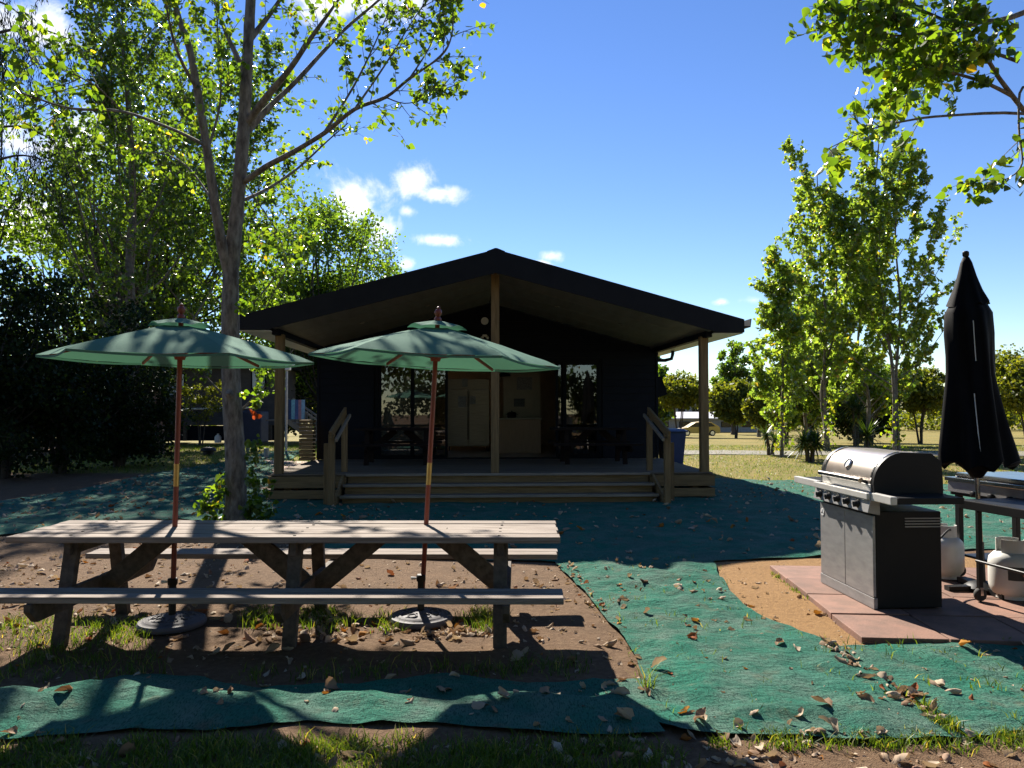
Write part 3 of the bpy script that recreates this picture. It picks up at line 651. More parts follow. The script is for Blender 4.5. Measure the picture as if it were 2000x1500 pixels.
# ------------------------------------------------------------------ green umbrellas
def make_umbrella(label, loc, rot_canopy, lean, turn_z=0, Rr=1.0, H=2.40, ferr=1.02):
    t = thing('patio_umbrella', label, 'umbrella', loc); t.rotation_euler = (lean[1], lean[0], 0)
    apex, rim = H - .13, H - .40; n = 6; K, J = 7, 12
    def corner(i): a = rot_canopy + i * math.pi / 3; return Vector((Rr * math.cos(a), Rr * math.sin(a), 0))
    V = []; F = []
    for i in range(n):
        a, b_ = corner(i), corner(i + 1); base = len(V)
        for j in range(K + 1):
            r = .17 + .83 * j / K
            for k in range(J + 1):
                u = k / J; e = math.sin(math.pi * u)
                p = a.lerp(b_, u) * r * (1 - .035 * e * r ** 3)
                z = apex - (apex - rim) * (r ** 1.02) - .012 * e * r + .006 * noise.noise((p.x * 5, p.y * 5, loc[0]))
                if j == K: z -= .012
                V.append((p.x, p.y, z))
        for j in range(K):
            for k in range(J):
                q = base + j * (J + 1) + k; F.append((q, q + 1, q + J + 2, q + J + 1))
    m = MB(); m.add(V, F)
    canopy = m.build('canopy', m_canopy, t, smooth=35)
    # hem along each edge
    for i in range(n):
        a, b_ = corner(i), corner(i + 1); pts = []
        for k in range(J + 1):
            u = k / J; e = math.sin(math.pi * u); p = a.lerp(b_, u) * (1 - .035 * e); pts.append((p.x, p.y, rim - .012 - .018 * e))
        hm = MB()
        for k in range(J):
            p, q = Vector(pts[k]), Vector(pts[k + 1]); hm.add([p, q, q - Vector((0, 0, .016)), p - Vector((0, 0, .016))], [(0, 1, 2, 3)])
        hm.build('hem', m_canopy, canopy)
    # vent cap: little hexagonal flap with lifted, curled edges
    V = []; F = []
    for i in range(n):
        a, b_ = corner(i) * .235 / Rr, corner(i + 1) * .235 / Rr; base = len(V)
        for j in range(4):
            r = .12 + .88 * j / 3
            for k in range(7):
                u = k / 6; e = math.sin(math.pi * u); p = a.lerp(b_, u) * r
                V.append((p.x, p.y, apex + .034 - .072 * r + .026 * e * r * (1 if i % 2 else .5)))
        for j in range(3):
            for k in range(6):
                q = base + j * 7 + k; F.append((q, q + 1, q + 8, q + 7))
    MB().add(V, F).build('vent_cap', m_canopy, t, smooth=50)
    # pole in two sections with a brass ferrule
    MB().tube([(0, 0, .04), (0, 0, ferr)], .019, 14).build('pole', m_redwood, t, smooth=50)
    MB().tube([(0, 0, ferr + .17), (0, 0, apex + .02)], .019, 14).build('pole', m_redwood, t, smooth=50)
    MB().tube([(0, 0, ferr), (0, 0, ferr + .17)], .0205, 14).build('ferrule', m_brass, t, smooth=50)
    MB().lathe([(.024, apex + .02), (.03, apex + .03), (.026, apex + .05), (.014, apex + .06), (.026, apex + .075), (.031, apex + .092), (.025, apex + .112), (.012, apex + .12), (.015, apex + .13), (.004, apex + .142)], 14).build('finial', m_redwood, t, smooth=50)
    MB().lathe([(.036, rim - .02), (.042, rim), (.042, rim + .03), (.03, rim + .05)], 12).build('runner', m_redwood, t, smooth=50)
    MB().lathe([(.03, apex - .10), (.045, apex - .08), (.045, apex - .045), (.03, apex - .035)], 12).build('crown_hub', m_redwood, t, smooth=50)
    for i in range(n):
        c = corner(i); d = c.normalized(); p0 = d * .04 + Vector((0, 0, apex - .055)); p1 = c * .955 + Vector((0, 0, rim - .016))
        MB().beam(p0, p1, .016, .022).build('rib', m_redwood, t)
        pm = p0.lerp(p1, .50) - Vector((0, 0, .014)); MB().beam(d * .04 + Vector((0, 0, rim + .012)), pm, .014, .018).build('strut', m_redwood, t)
    return t

def make_base(label, loc):
    t = thing('umbrella_base', label, 'umbrella base', loc); b = MB()
    prof = [(.24, .0), (.245, .02), (.235, .04), (.222, .044), (.216, .040), (.205, .044), (.195, .052), (.188, .047), (.175, .054), (.165, .058), (.158, .052), (.09, .068), (.06, .078), (.04, .08)]
    b.lathe(prof, 40)
    b.build('plate', m_castiron, t, smooth=25)
    for k in range(14):                    # raised scroll ornament
        a = k * math.pi / 7; pts = []
        for i in range(9):
            u = i / 8; r = .075 + .085 * u; aa = a + .55 * math.sin(u * math.pi) * (1 if k % 2 else -1)
            pts.append((r * math.cos(aa), r * math.sin(aa), .073 - .018 * u))
        MB().tube(pts, .006, 5).build('scroll_ornament', m_castiron, t, smooth=60)
    MB().tube([(0, 0, .07), (0, 0, .34)], .027, 14).build('socket', m_black, t, smooth=50)
    MB().lathe([(.033, .30), (.036, .31), (.036, .345), (.03, .35)], 14).build('collar', m_black, t, smooth=40)
    MB().tube([(-.03, -.01, .325), (-.075, -.02, .325)], [.008, .014], 8).build('clamp_knob', m_white, t, smooth=40)
ux, uy = ground(822, 1214); make_base('black ornate umbrella base under the right half of the table', (ux, uy, .01))
make_umbrella('open green umbrella leaning right over the right half of the picnic table', (ux, uy, .03), R(3), (R(3.0), R(-.5)), Rr=.98)
ux, uy = ground(336, 1223); make_base('black ornate umbrella base under the left half of the table', (ux, uy, .01))
make_umbrella('open green umbrella upright over the left half of the picnic table, striped by tree shadow', (ux, uy, .03), R(12), (R(.9), R(0)), Rr=.99)

# closed black umbrella
bu = thing('closed_umbrella', 'tall closed black umbrella standing beside the barbecues', 'umbrella', (4.12, 6.55, .05)); bu.rotation_euler = (0, R(-1.8), 0); bu.scale = (.84, .84, 1)
def pleat(r, z, a): return r * (1 + (.15 * math.cos(4 * a + .6 + .7 * math.sin(z * 2.2)) + .09 * math.cos(7 * a + z * 2.5) + .05 * noise.noise((3 * math.cos(a), 3 * math.sin(a), z * 2.2))) * min(1, max(0, (2.9 - z) * 1.4)))
prof = [(.03, 2.93), (.055, 2.88), (.09, 2.76), (.135, 2.64), (.185, 2.52)]
b = MB().lathe(prof[::-1], 48, fn=pleat)
for i in range(48):                     # ragged lower edge of the top flap
    x, y, z = b.v[i]; k = noise.noise((x * 9, y * 9, 4.4)); b.v[i] = (x * (1.06 + .10 * k), y * (1.06 + .10 * k), z - .015 + .07 * k)
b.build('top_flap', m_blackcloth, bu, smooth=70)
prof = [(.12, 2.62), (.17, 2.51), (.215, 2.43), (.218, 2.25), (.212, 2.05), (.215, 1.88), (.235, 1.7), (.268, 1.45), (.305, 1.22), (.325, 1.10)]
b = MB(); b.lathe(prof[::-1], 64, fn=pleat)
for i in range(64):                     # scalloped hem
    x, y, z = b.v[i]; a = 2 * math.pi * i / 64; b.v[i] = (x, y, z - .05 + .08 * abs(math.sin(4 * a + .3)) * 1.0 - .02 * math.cos(a * 3))
b.build('canopy', m_blackcloth, bu, smooth=70)
for a, z0, z1, rr in ((-112, 2.35, 2.0, .216), (-118, 1.72, 1.18, .235)):
    pts = [(pleat(rr + (z0 - z) * (.13 if z0 < 2 else 0), z, R(a + 6 * (z0 - z))) * math.cos(R(a + 6 * (z0 - z))), pleat(rr + (z0 - z) * (.13 if z0 < 2 else 0), z, R(a + 6 * (z0 - z))) * math.sin(R(a + 6 * (z0 - z))), z) for z in np.linspace(z0, z1, 14)]
    MB().tube(pts, .005, 6).build('piping', m_gas, bu, smooth=60)
b = MB(); b.lathe([(.05, .98), (.10, 1.04), (.18, 1.10), (.2, 1.2)], 24); b.build('gathered_hem', m_blackcloth, bu, smooth=60)
MB().tube([(0, 0, .05), (0, 0, 1.5)], .024, 14).build('pole', m_chrome, bu, smooth=50)
MB().tube([(0, 0, 2.5), (0, 0, 2.97)], .02, 12).build('pole_tip', m_black, bu, smooth=50)
MB().lathe([(.02, 2.93), (.032, 2.945), (.032, 2.975), (.02, 2.985)], 12).build('finial', m_black, bu, smooth=40)
b = MB().lathe([(.17, 0), (.175, .03), (.13, .06), (.045, .08)], 28); b.box((0, 0, .02), (.75, .09, .05)); b.box((0, 0, .021), (.09, .75, .05)); b.build('base', m_black, bu, smooth=30)
MB().tube([(0, 0, .07), (0, 0, .42)], .032, 14).build('socket', m_black, bu, smooth=50)

# ------------------------------------------------------------------ pavers
def paver_grid():
    t = thing('paving', 'terracotta paving slabs under the barbecues', 'paving', (2.62, 7.62, 0), R(-4.5))
    s = .60; me = MB().box((0, 0, 0), (s - .012, s - .012, .06)).mesh('paver', bevel=.006)
    for i in range(6):
        for j in range(4):
            o = link_mesh('paver', me, m_paver, t, (.30 + i * s, -.30 - j * s, .016 + random.uniform(-.004, .004)), (random.uniform(-.008, .008), random.uniform(-.008, .008), random.uniform(-.008, .008)))
paver_grid()

# ------------------------------------------------------------------ hooded barbecue (front faces -X)
def barbecue():
    t = thing('barbecue', 'stainless hooded gas barbecue with four knobs on the pavers', 'barbecue', (3.13, 6.38, .040), R(-87.5))
    # local: x along the width (towards the camera = +x after the turn), front = -y
    W, D = .92, .55
    b = MB(); b.box((0, .0, .40), (W - .02, D - .02, .76)); b.build('cabinet', m_black, t, bevel=.006)
    for s in (-1, 1):
        MB().box((s * (W / 4 - .002), -D / 2 - .006, .425), (W / 2 - .012, .022, .64)).build('door', m_steel_side, t, bevel=.004)
    MB().box((0, -D / 2 - .004, .057), (W, .03, .085)).build('base_rail', m_steel_side, t, bevel=.003)
    ip = MB().prism([(-D / 2 - .07, .775), (-D / 2 + .03, .755), (-D / 2 + .03, .875), (-D / 2 - .045, .885)], 0, -W / 2 - .02, W / 2 + .02); cp = ip.build('control_panel', m_steel_side, t, bevel=.004)
    for k in range(5):
        x = -W / 2 + .11 + k * .165
        q = MB().lathe([(.030, 0), (.032, .012), (.025, .016), (.023, .038), (.015, .042)], 18); q.box((0, .0, .03), (.01, .045, .028))
        q.build('knob', m_black, t, smooth=35, loc=(x, -D / 2 - .058, .828), rot=(R(97), 0, 0))
        MB().lathe([(.037, -.004), (.038, .004), (.031, .005)], 18).build('bezel', m_chrome, t, smooth=35, loc=(x, -D / 2 - .058, .828), rot=(R(97), 0, 0))
    MB().box((-.02, 0, .90), (W + .02, D + .08, .035)).build('firebox_rim', m_steel_side, t, bevel=.004)
    # side shelves with bright front lips
    for x0, x1 in ((-W / 2 - .50, -W / 2 - .012), (W / 2 + .012, W / 2 + .30)):
        MB().box(((x0 + x1) / 2, .0, .90), (x1 - x0, D - .04, .05)).build('side_shelf', m_black, t, bevel=.004)
        MB().box(((x0 + x1) / 2, -D / 2 - .015, .902), (x1 - x0, .05, .062)).build('shelf_lip', m_lip, t, bevel=.006)
    MB().box((0, -D / 2 - .045, .902), (W + .02, .05, .05)).build('front_lip', m_lip, t, bevel=.006)
    # roll hood: quarter-round profile extruded, black end caps
    prof = [(-.27, .92), (-.275, .99)]
    for k in range(9): a = R(180 - k * 10.5); prof.append((-.02 + .255 * math.cos(a), .995 + .25 * math.sin(a)))
    prof += [(.19, 1.235), (.27, 1.17), (.28, 1.02), (.28, .92)]
    MB().prism(prof, 0, -W / 2 + .05, W / 2 - .05).build('hood', m_hood, t, smooth=30)
    sc = [(-.005 + (y + .005) * 1.02, .92 + (z - .92) * 1.015) for y, z in prof]
    for s in (-1, 1): MB().prism(sc, 0, s * (W / 2 - .05), s * (W / 2 - .005)).build('hood_end_cap', m_black, t, smooth=30)
    for s in (-1, 1): MB().prism([(y, z) for y, z in [(a * 1.03, .92 + (c - .92) * 1.03) for a, c in prof[:11]]] + [(a * .98, .92 + (c - .92) * .98) for a, c in prof[:11]][::-1], 0, s * (W / 2 - .062), s * (W / 2 - .046)).build('hood_trim', m_chrome, t)
    MB().prism([(-.283, .915), (-.268, .915), (-.272, .995), (-.287, .990)], 0, -W / 2 + .045, W / 2 - .045).build('hood_lip', m_lip, t)
    MB().tube([(-W / 2 + .10, -.335, 1.02), (W / 2 - .10, -.335, 1.02)], .021, 14).build('hood_handle', m_chrome, t, smooth=50)
    for s in (-1, 1): MB().tube([(s * (W / 2 - .12), -.335, 1.02), (s * (W / 2 - .12), -.262, 1.0)], .014, 10).build('handle_bracket', m_black, t, smooth=50)
    g = MB().lathe([(.045, 0), (.047, .014), (.040, .02), (.037, .012)], 24).build('thermometer', m_chrome, t, smooth=35, loc=(-.02, -.235, 1.125), rot=(R(62), 0, 0))
    MB().lathe([(.036, .012), (.0, .0135)], 24).build('dial', m_white, g, smooth=35)
    bd = MB().lathe([(.033, 0), (.033, .003), (.0, .0035)], 20).build('badge', m_white, t, loc=(-W / 2 + .055, -D / 2 - .0185, .66), rot=(R(90), 0, 0))
    bl = MB()
    for k in range(3): a = R(90 + k * 120); bl.beam((0, 0, .0042), (.022 * math.cos(a), .022 * math.sin(a), .0042), .008, .001)
    bl.build('badge_mark', m_black, bd)
    # side vents and round cut-out handle on the end panel
    for k in range(4): MB().box((W / 2 - .006, .12, .66 + k * .022), (.006, .30, .009)).build('vent_slot', m_steel_side, t)
    for sx in (-1, 1):
        for sy in (-1, 1): MB().tube([(sx * (W / 2 - .08), sy * (D / 2 - .08) - .015, .026), (sx * (W / 2 - .08), sy * (D / 2 - .08) + .015, .026)], .022, 14).build('castor', m_rubber, t, smooth=40)
    return t
barbecue()

# ------------------------------------------------------------------ flat-top barbecue trolley
def trolley():
    t = thing('barbecue_trolley', 'flat-top barbecue trolley with black side shelf and open legs, right of the hooded barbecue', 'barbecue', (4.70, 6.35, .05), R(-90 + 10))
    L_, D = 1.75, .70
    MB().box((0, 0, .83), (L_, D, .13)).build('tray', m_black, t, bevel=.006)
    MB().box((0, -D / 2 - .012, .845), (L_ + .01, .018, .10)).build('front_panel', m_steel_side, t, bevel=.003)
    for k in range(14): MB().box((.15 + k * .028, -D / 2 - .023, .865), (.010, .004, .03)).build('vent_slot', m_black, t)
    rim = MB(); rim.box((0, -D / 2 - .01, .915), (L_ + .06, .05, .035)); rim.box((0, D / 2 + .01, .915), (L_ + .06, .05, .035)); rim.box((-L_ / 2 - .005, 0, .915), (.05, D - .03, .035)); rim.box((L_ / 2 + .005, 0, .915), (.05, D - .03, .035))
    rim.build('rim', m_chrome, t, bevel=.005)
    MB().box((0, .01, .955), (L_ - .04, D - .06, .04)).build('flat_lid', m_chrome, t, bevel=.012)
    for k in range(3): MB().lathe([(.028, 0), (.028, .03), (.02, .035)], 14).build('knob', m_black, t, smooth=40, loc=(-.55 + k * .2, -D / 2 - .02, .80), rot=(R(90), 0, 0))
    MB().box((.33, -D / 2 - .32, .815), (.80, .56, .025)).build('side_shelf', m_black, t, bevel=.005)
    MB().box((.33, -D / 2 - .60, .79), (.80, .02, .07)).build('shelf_edge', m_black, t, bevel=.004)
    for x in (-.80, .80):
        for y in (-D / 2 + .03, D / 2 - .05): MB().box((x, y, .44), (.055, .045, .66)).build('leg', m_black, t, bevel=.004)
    for x in (0.02, .68): MB().box((x, -D / 2 - .50, .44), (.035, .035, .72)).build('shelf_leg', m_black, t, bevel=.003)
    MB().tube([(0.02, -D / 2 - .53, .33), (.80, -D / 2 - .53, .33)], .012, 10).build('lower_rail', m_black, t, smooth=50)
    MB().box((0, 0, .20), (1.6, D - .1, .02)).build('bottom_shelf', m_black, t, bevel=.003)
    for x, y in ((-.80, -D / 2 + .03), (.80, -D / 2 + .03), (-.8, D / 2 - .05), (.8, D / 2 - .05), (.02, -D / 2 - .50), (.68, -D / 2 - .50)):
        w = MB().lathe([(.022, -.016), (.05, -.016), (.054, -.008), (.054, .008), (.05, .016), (.022, .016)], 20).build('castor_wheel', m_rubber, t, smooth=35, loc=(x, y, .052), rot=(0, R(90), 0))
        MB().box((x, y, .105), (.05, .03, .02)).box((x - .021, y, .078), (.005, .025, .06)).box((x + .021, y, .078), (.005, .025, .06)).build('castor_fork', m_chrome, t)
trolley()

def gas_bottle(label, loc, rz, sticker):
    t = thing('gas_bottle', label, 'gas bottle', loc, rz, 'gas bottles by the barbecues')
    MB().lathe([(.10, .03), (.13, .035), (.155, .07), (.163, .11), (.163, .29), (.155, .335), (.12, .375), (.06, .395), (.025, .40)], 32).build('cylinder', m_gas, t, smooth=40)
    MB().lathe([(.115, 0), (.12, .0), (.12, .035), (.11, .04)], 28).build('foot_ring', m_gas, t, smooth=40)
    for a0, a1 in ((20, 160), (200, 340)):
        n = 12; c = MB()
        for i in range(n):
            a, b_ = R(a0 + (a1 - a0) * i / n), R(a0 + (a1 - a0) * (i + 1) / n)
            for r0, r1 in ((.098, .104),):
                c.add([(r1 * math.cos(a), r1 * math.sin(a), .375), (r1 * math.cos(b_), r1 * math.sin(b_), .375), (r1 * math.cos(b_), r1 * math.sin(b_), .49), (r1 * math.cos(a), r1 * math.sin(a), .49),
                       (r0 * math.cos(a), r0 * math.sin(a), .375), (r0 * math.cos(b_), r0 * math.sin(b_), .375), (r0 * math.cos(b_), r0 * math.sin(b_), .49), (r0 * math.cos(a), r0 * math.sin(a), .49)], [(0, 1, 2, 3), (4, 7, 6, 5), (3, 2, 6, 7), (0, 3, 7, 4), (1, 5, 6, 2)])
        c.build('collar', m_gas, t, smooth=40)
    v = MB().tube([(0, 0, .39), (0, 0, .46)], .018, 12); v.tube([(0, 0, .43), (.05, -.03, .43)], .013, 10); v.lathe([(.03, .455), (.03, .475), (.02, .48)], 14); v.build('valve', m_brass, t, smooth=40)
    if sticker:
        s = MB(); n = 10
        for i in range(n):
            a, b_ = R(-130 + 70 * i / n), R(-130 + 70 * (i + 1) / n); r = .1645
            s.add([(r * math.cos(a), r * math.sin(a), .17), (r * math.cos(b_), r * math.sin(b_), .17), (r * math.cos(b_), r * math.sin(b_), .28), (r * math.cos(a), r * math.sin(a), .28)], [(0, 1, 2, 3)])
        st = s.build('sticker', m_label_dark, t, smooth=60)
        e = MB()
        for rad in (.018, .032):
            pts = []
            for i in range(15):
                aa = R(-40 + 260 * i / 14); ang = R(-82) + rad * math.cos(aa) / .165; pts.append((.1665 * math.cos(ang), .1665 * math.sin(ang), .225 + rad * math.sin(aa)))
            e.tube(pts, .003, 5)
        e.build('emblem', m_label_mark, st)
def hose(label, pts):
    o = MB(); c = curve_pts0(pts); o.tube(c, .009, 8); q = o.build('gas_hose', m_rubber, None, smooth=60); tag(q, label, 'hose')
def curve_pts0(pts, k=6):
    P = [Vector(p) for p in pts]; out = []
    for i in range(len(P) - 1):
        p0, p1, p2, p3 = P[max(i - 1, 0)], P[i], P[i + 1], P[min(i + 2, len(P) - 1)]
        for j in range(k):
            t = j / k; out.append(.5 * ((2 * p1) + (p2 - p0) * t + (2 * p0 - 5 * p1 + 4 * p2 - p3) * t * t + (3 * p1 - p0 - 3 * p2 + p3) * t ** 3))
    return out + [P[-1]]
hose('black gas hose from the plain bottle to the hooded barbecue', [(4.12, 7.02, .48), (4.0, 6.85, .52), (3.75, 6.7, .40), (3.52, 6.6, .45), (3.44, 6.5, .62)])
hose('black gas hose from the stickered bottle to the trolley', [(4.25, 6.27, .48), (4.38, 6.15, .56), (4.50, 6.05, .66), (4.52, 6.1, .80)])
gas_bottle('plain cream gas bottle between the hooded barbecue and the umbrella pole', (4.08, 7.05, .05), .4, False)
gas_bottle('cream gas bottle with a dark sticker under the trolley shelf', (4.20, 6.30, .05), 0, True)

# ------------------------------------------------------------------ yard things
bn = thing('wheelie_bin', 'blue wheelie bin beside the deck at the cabin corner', 'bin', (4.28, 20.0, 0), R(20))
MB().add([(-.21, -.24, .04), (.21, -.24, .04), (.21, .24, .04), (-.21, .24, .04), (-.27, -.32, .98), (.27, -.32, .98), (.27, .32, .98), (-.27, .32, .98)], [(0, 3, 2, 1), (4, 5, 6, 7), (0, 1, 5, 4), (1, 2, 6, 5), (2, 3, 7, 6), (3, 0, 4, 7)]).build('body', m_bin, bn, bevel=.02)
MB().prism([(-.37, .98), (.34, .98), (.36, 1.01), (.2, 1.07), (-.2, 1.06), (-.38, 1.01)], 0, -.29, .29).build('lid', m_bin, bn, bevel=.01)
MB().tube([(-.25, .40, .97), (.25, .40, .97)], .015, 8).build('handle', m_bin, bn)
for s in (-1, 1): MB().tube([(s * .22, .28, .1), (s * .27, .28, .1)], .1, 16).build('wheel', m_rubber, bn, smooth=40)
x, y = ground(1329, 888); o = MB().box((0, 0, .45), (.09, .09, .92)).build('marker_post', MAT('weathered_white_post', (.5, .45, .38), (.35, .3, .25), vs=6), None, bevel=.01, loc=(x, y, 0)); tag(o, 'short pale marker post on the lawn in front of the yellow car', 'post')
x, y = ground(520, 894); o = MB().lathe([(.07, 0), (.07, .28), (.08, .285), (.08, .31), (.05, .32)], 18).build('pipe_riser', MAT('grey_pipe', (.36, .35, .34), (.28, .27, .26), vs=5), None, smooth=40, loc=(x, y, 0)); tag(o, 'grey capped pipe riser on the cloth beside the deck post', 'pipe')
x, y = ground(407, 890); vc = thing('vent_cap', 'round black vent cap on the sunny lawn left of the tree', 'vent cap', (x, y, 0))
MB().lathe([(.17, 0), (.18, .12), (.17, .16)], 24).build('skirt', m_black, vc, smooth=30); MB().lathe([(.25, .15), (.26, .18), (.24, .24), (.16, .29), (.0, .31)], 24).build('dome', m_black, vc, smooth=50)
lp = thing('lamp_post', 'thin grey post with white lamp beyond the deck left end', 'lamp post', (-8.2, 27, 0))
MB().tube([(0, 0, 0), (0, 0, 3.0)], .045, 10).build('pole', MAT('galvanised', (.4, .4, .42), (.32, .32, .34), metal=.6, rough=.5), lp, smooth=50)
MB().box((0, 0, 3.15), (.28, .22, .34)).build('lamp_head', m_white, lp, bevel=.04)
MB().tube([(.12, -.06, 3.18), (.26, -.12, 3.2)], [.07, .10], 12).build('spot_lamp', m_white, lp, smooth=40)

# neighbouring hut on the left, behind the trees
def hut():
    t = thing('hut', 'grey brown raised hut behind the trees on the far left lawn', 'hut', (-13.2, 36.5, 0), R(4))
    x0, x1 = -5.2, 1.6
    w = MB().box(((x0 + x1) / 2, 2.2, 2.2), (x1 - x0, 4.0, 2.9)).build('wall', m_hut, t)
    for k in range(14): MB().box(((x0 + x1) / 2, .185, .86 + k * .205), (x1 - x0, .03, .19)).build('weatherboard', m_hut, w)
    MB().prism([(x0 - .4, 3.6), (x1 + .4, 3.6), (x1 + .4, 3.75), ((x0 + x1) / 2, 4.7), (x0 - .4, 3.75)], 1, -.4, 4.6).build('roof', m_roof, t)
    MB().box(((x0 + x1) / 2, .35, .36), (x1 - x0 - .1, .05, .74)).build('underfloor_shade_panel', m_navy, t)  # dark panel added to stand for the shade beneath the raised hut
    for k in range(4): MB().box((x0 + .3 + k * 2.05, .25, .38), (.16, .16, .78)).build('pile', m_wood_dark, t)
    for wx, ww, wh, wz in ((.68, .62, .85, 3.0), (-3.35, .9, 1.0, 2.75)):
        f = MB().box((wx, .16, wz), (ww + .1, .05, wh + .1)).build('window_frame', m_frame, t)
        for s in (-1, 1): MB().box((wx + s * ww / 4, .125, wz), (ww / 2 - .03, .02, wh)).build('pane', MAT('painted_sky_pane', (.30, .38, .50), (.25, .33, .46), rough=.1, vs=2), f)  # sky reflection painted into the panes as a pale blue base colour
    MB().tube([(-4.2, .06, 1.52), (.5, .06, 1.62), (.62, .06, 1.64), (.64, .06, 1.75), (.64, .06, 2.1)], .05, 8).build('waste_pipe', m_white, t, smooth=50)
hut()
tk = thing('water_tank', 'dark blue square water tank standing beside the hut', 'water tank', (-12.3, 34.6, 0)); MB().box((0, 0, .72), (1.6, 1.1, 1.44)).build('body', m_tank, tk, bevel=.06)
MB().lathe([(.22, 0), (.22, .06), (.1, .09)], 18).build('cap', m_tank, tk, smooth=40, loc=(0, 0, 1.44))
fd = MB().lathe([(.14, 0), (.15, .03), (.15, .26), (.10, .34), (.05, .36), (.05, .42)], 18).build('plastic_drum', m_white, None, smooth=40, loc=(-13.6, 34.4, 0)); tag(fd, 'white plastic drum on the grass below the hut', 'drum')
def stairs():
    t = thing('hut_stairs', 'small grey timber staircase with railings beyond the deck', 'stairs', (-9.75, 34.0, 0), 0)
    mg = MAT('grey_stair_timber', (.20, .18, .15), (.13, .115, .095), vs=3)
    for k in range(5): MB().box((.75 - k * .25, 0, .16 + k * .19), (.28, 1.0, .045)).build('tread', mg, t)
    for s in (-1, 1):
        MB().beam((.9, s * .5, .08), (-.45, s * .5, 1.08), .05, .2).build('stringer', mg, t)
        MB().beam((.95, s * .5, 1.05), (-.45, s * .5, 2.05), .06, .09).build('handrail', mg, t)
        for k in range(7): x = .85 - k * .2; MB().box((x, s * .5, .6 + k * .145), (.045, .04, 1.0)).build('baluster', mg, t)
    MB().box((-.9, 0, 1.05), (.9, 1.1, .06)).build('landing', mg, t)
stairs()
tw = thing('towel', 'blue and pink striped towel hanging over the stair railing', 'towel', (-9.72, 33.42, 1.18))
for k, cc in enumerate(((.03, .07, .22), (.16, .42, .60), (.05, .10, .30), (.45, .25, .34), (.22, .40, .58))):
    n = MB(); x0, x1 = -.35 + k * .15, -.35 + (k + 1) * .15
    for i in range(8):
        z0, z1 = .80 - i * .11, .80 - (i + 1) * .11; f = lambda z, x: .03 * math.sin(x * 14 + z * 2)
        n.add([(x0, f(z0, x0), z0), (x1, f(z0, x1), z0), (x1, f(z1, x1), z1), (x0, f(z1, x0), z1)], [(0, 1, 2, 3)])
    n.build('stripe', MAT('towel_stripe_%d' % k, cc, vs=10), tw, smooth=60)
bl = thing('stacked_timber_pillar', 'stacked timber pillar at the deck corner beside the dark wall', 'pillar', CL(-4.02, 3.30, ZD), CYAW)
for k in range(11): MB().box((0, 0, .045 + k * .082), (.30, .30, .062)).build('block', m_pine, bl, bevel=.006)

# ------------------------------------------------------------------ things far off on the right
def car():
    x, y = at(1363, 852, 76)[0], 76
    t = thing('parked_car', 'yellow hatchback parked side-on beyond the lawn', 'car', (x, y, gz(0, y)), 0)
    prof = [(-2.05, .30), (-2.1, .55), (-2.0, .72), (-1.25, .88), (-.45, 1.36), (.2, 1.46), (1.2, 1.40), (1.85, 1.05), (2.05, .9), (2.1, .45), (2.0, .28)]
    MB().prism(prof, 1, -.82, .82).build('body', m_car, t, bevel=.05)
    for s in (-1, 1):
        MB().prism([(-1.0, .92), (-.42, 1.30), (.25, 1.38), (.28, .92)], 1, s * .815, s * .835).build('side_window', m_glass_dark, t)
        MB().prism([(.34, .92), (.34, 1.38), (1.15, 1.33), (1.6, .98)], 1, s * .815, s * .835).build('side_window', m_glass_dark, t)
        for wx in (-1.28, 1.27):
            w = MB().tube([(wx, s * .70, .31), (wx, s * .85, .31)], .31, 20).build('wheel', m_rubber, t, smooth=40)
            MB().tube([(wx, s * .85, .31), (wx, s * .865, .31)], .19, 16).build('rim', m_chrome, w, smooth=40)
    MB().box((-2.05, -.55, .66), (.08, .3, .12)).build('headlight', m_white, t); MB().box((-2.05, .55, .66), (.08, .3, .12)).build('headlight', m_white, t)
car()
def shed(label, px0, px1, Y, zr, h, mroof, mwall, nwin=4):
    a, b_ = at(px0, 800, Y)[0], at(px1, 800, Y)[0]; g = gz(0, Y); w = b_ - a
    t = thing('long_shed', label, 'shed', ((a + b_) / 2, Y, g), 0)
    MB().box((0, 2, h / 2), (w, 4, h)).build('wall', mwall, t)
    MB().prism([(-.6, h), (2, h + zr), (4.6, h), (4.6, h - .12), (2, h + zr - .12), (-.6, h - .12)], 0, -w / 2 - .4, w / 2 + .4).build('roof', mroof, t)
    for k in range(nwin):
        x = -w / 2 + w * (k + .5) / nwin
        f = MB().box((x, -.02, h * .55), (w / nwin * .5, .06, h * .4)).build('window', m_frame, t); MB().box((x, -.05, h * .55), (w / nwin * .44, .03, h * .34)).build('pane', m_glass_dark, f)
shed('low shed with pale tin roof behind the yellow car', 1275, 1480, 92, .75, 1.75, m_tinroof, m_far_wall, 5)
shed('far grey shed with dull roof behind the round tree', 1290, 1400, 120, 1.6, 4.1, MAT('dull_roof', (.22, .2, .22), (.18, .17, .18)), m_far_wall, 4)

# ------------------------------------------------------------------ foliage tools
def unit(a): return a / np.maximum(np.linalg.norm(a, axis=-1, keepdims=True), 1e-9)
HEART = (np.array([(0, 0, 0), (.34, .10, .07), (.46, .36, .09), (.24, .74, .05), (0, 1.05, -.06), (-.24, .74, .05), (-.46, .36, .09), (-.34, .10, .07), (0, .45, -.03)], float),
         np.array([(0, 1, 8), (1, 2, 8), (2, 3, 8), (3, 4, 8), (4, 5, 8), (5, 6, 8), (6, 7, 8), (7, 0, 8)]))
DIAMOND = (np.array([(0, 0, 0), (.42, .42, .10), (0, 1, 0), (-.42, .42, .10)], float), np.array([(0, 1, 2), (0, 2, 3)]))
SPEAR = (np.array([(0, 0, 0), (.10, .45, .02), (0, 1.6, -.2), (-.10, .45, .02)], float), np.array([(0, 1, 2), (0, 2, 3)]))

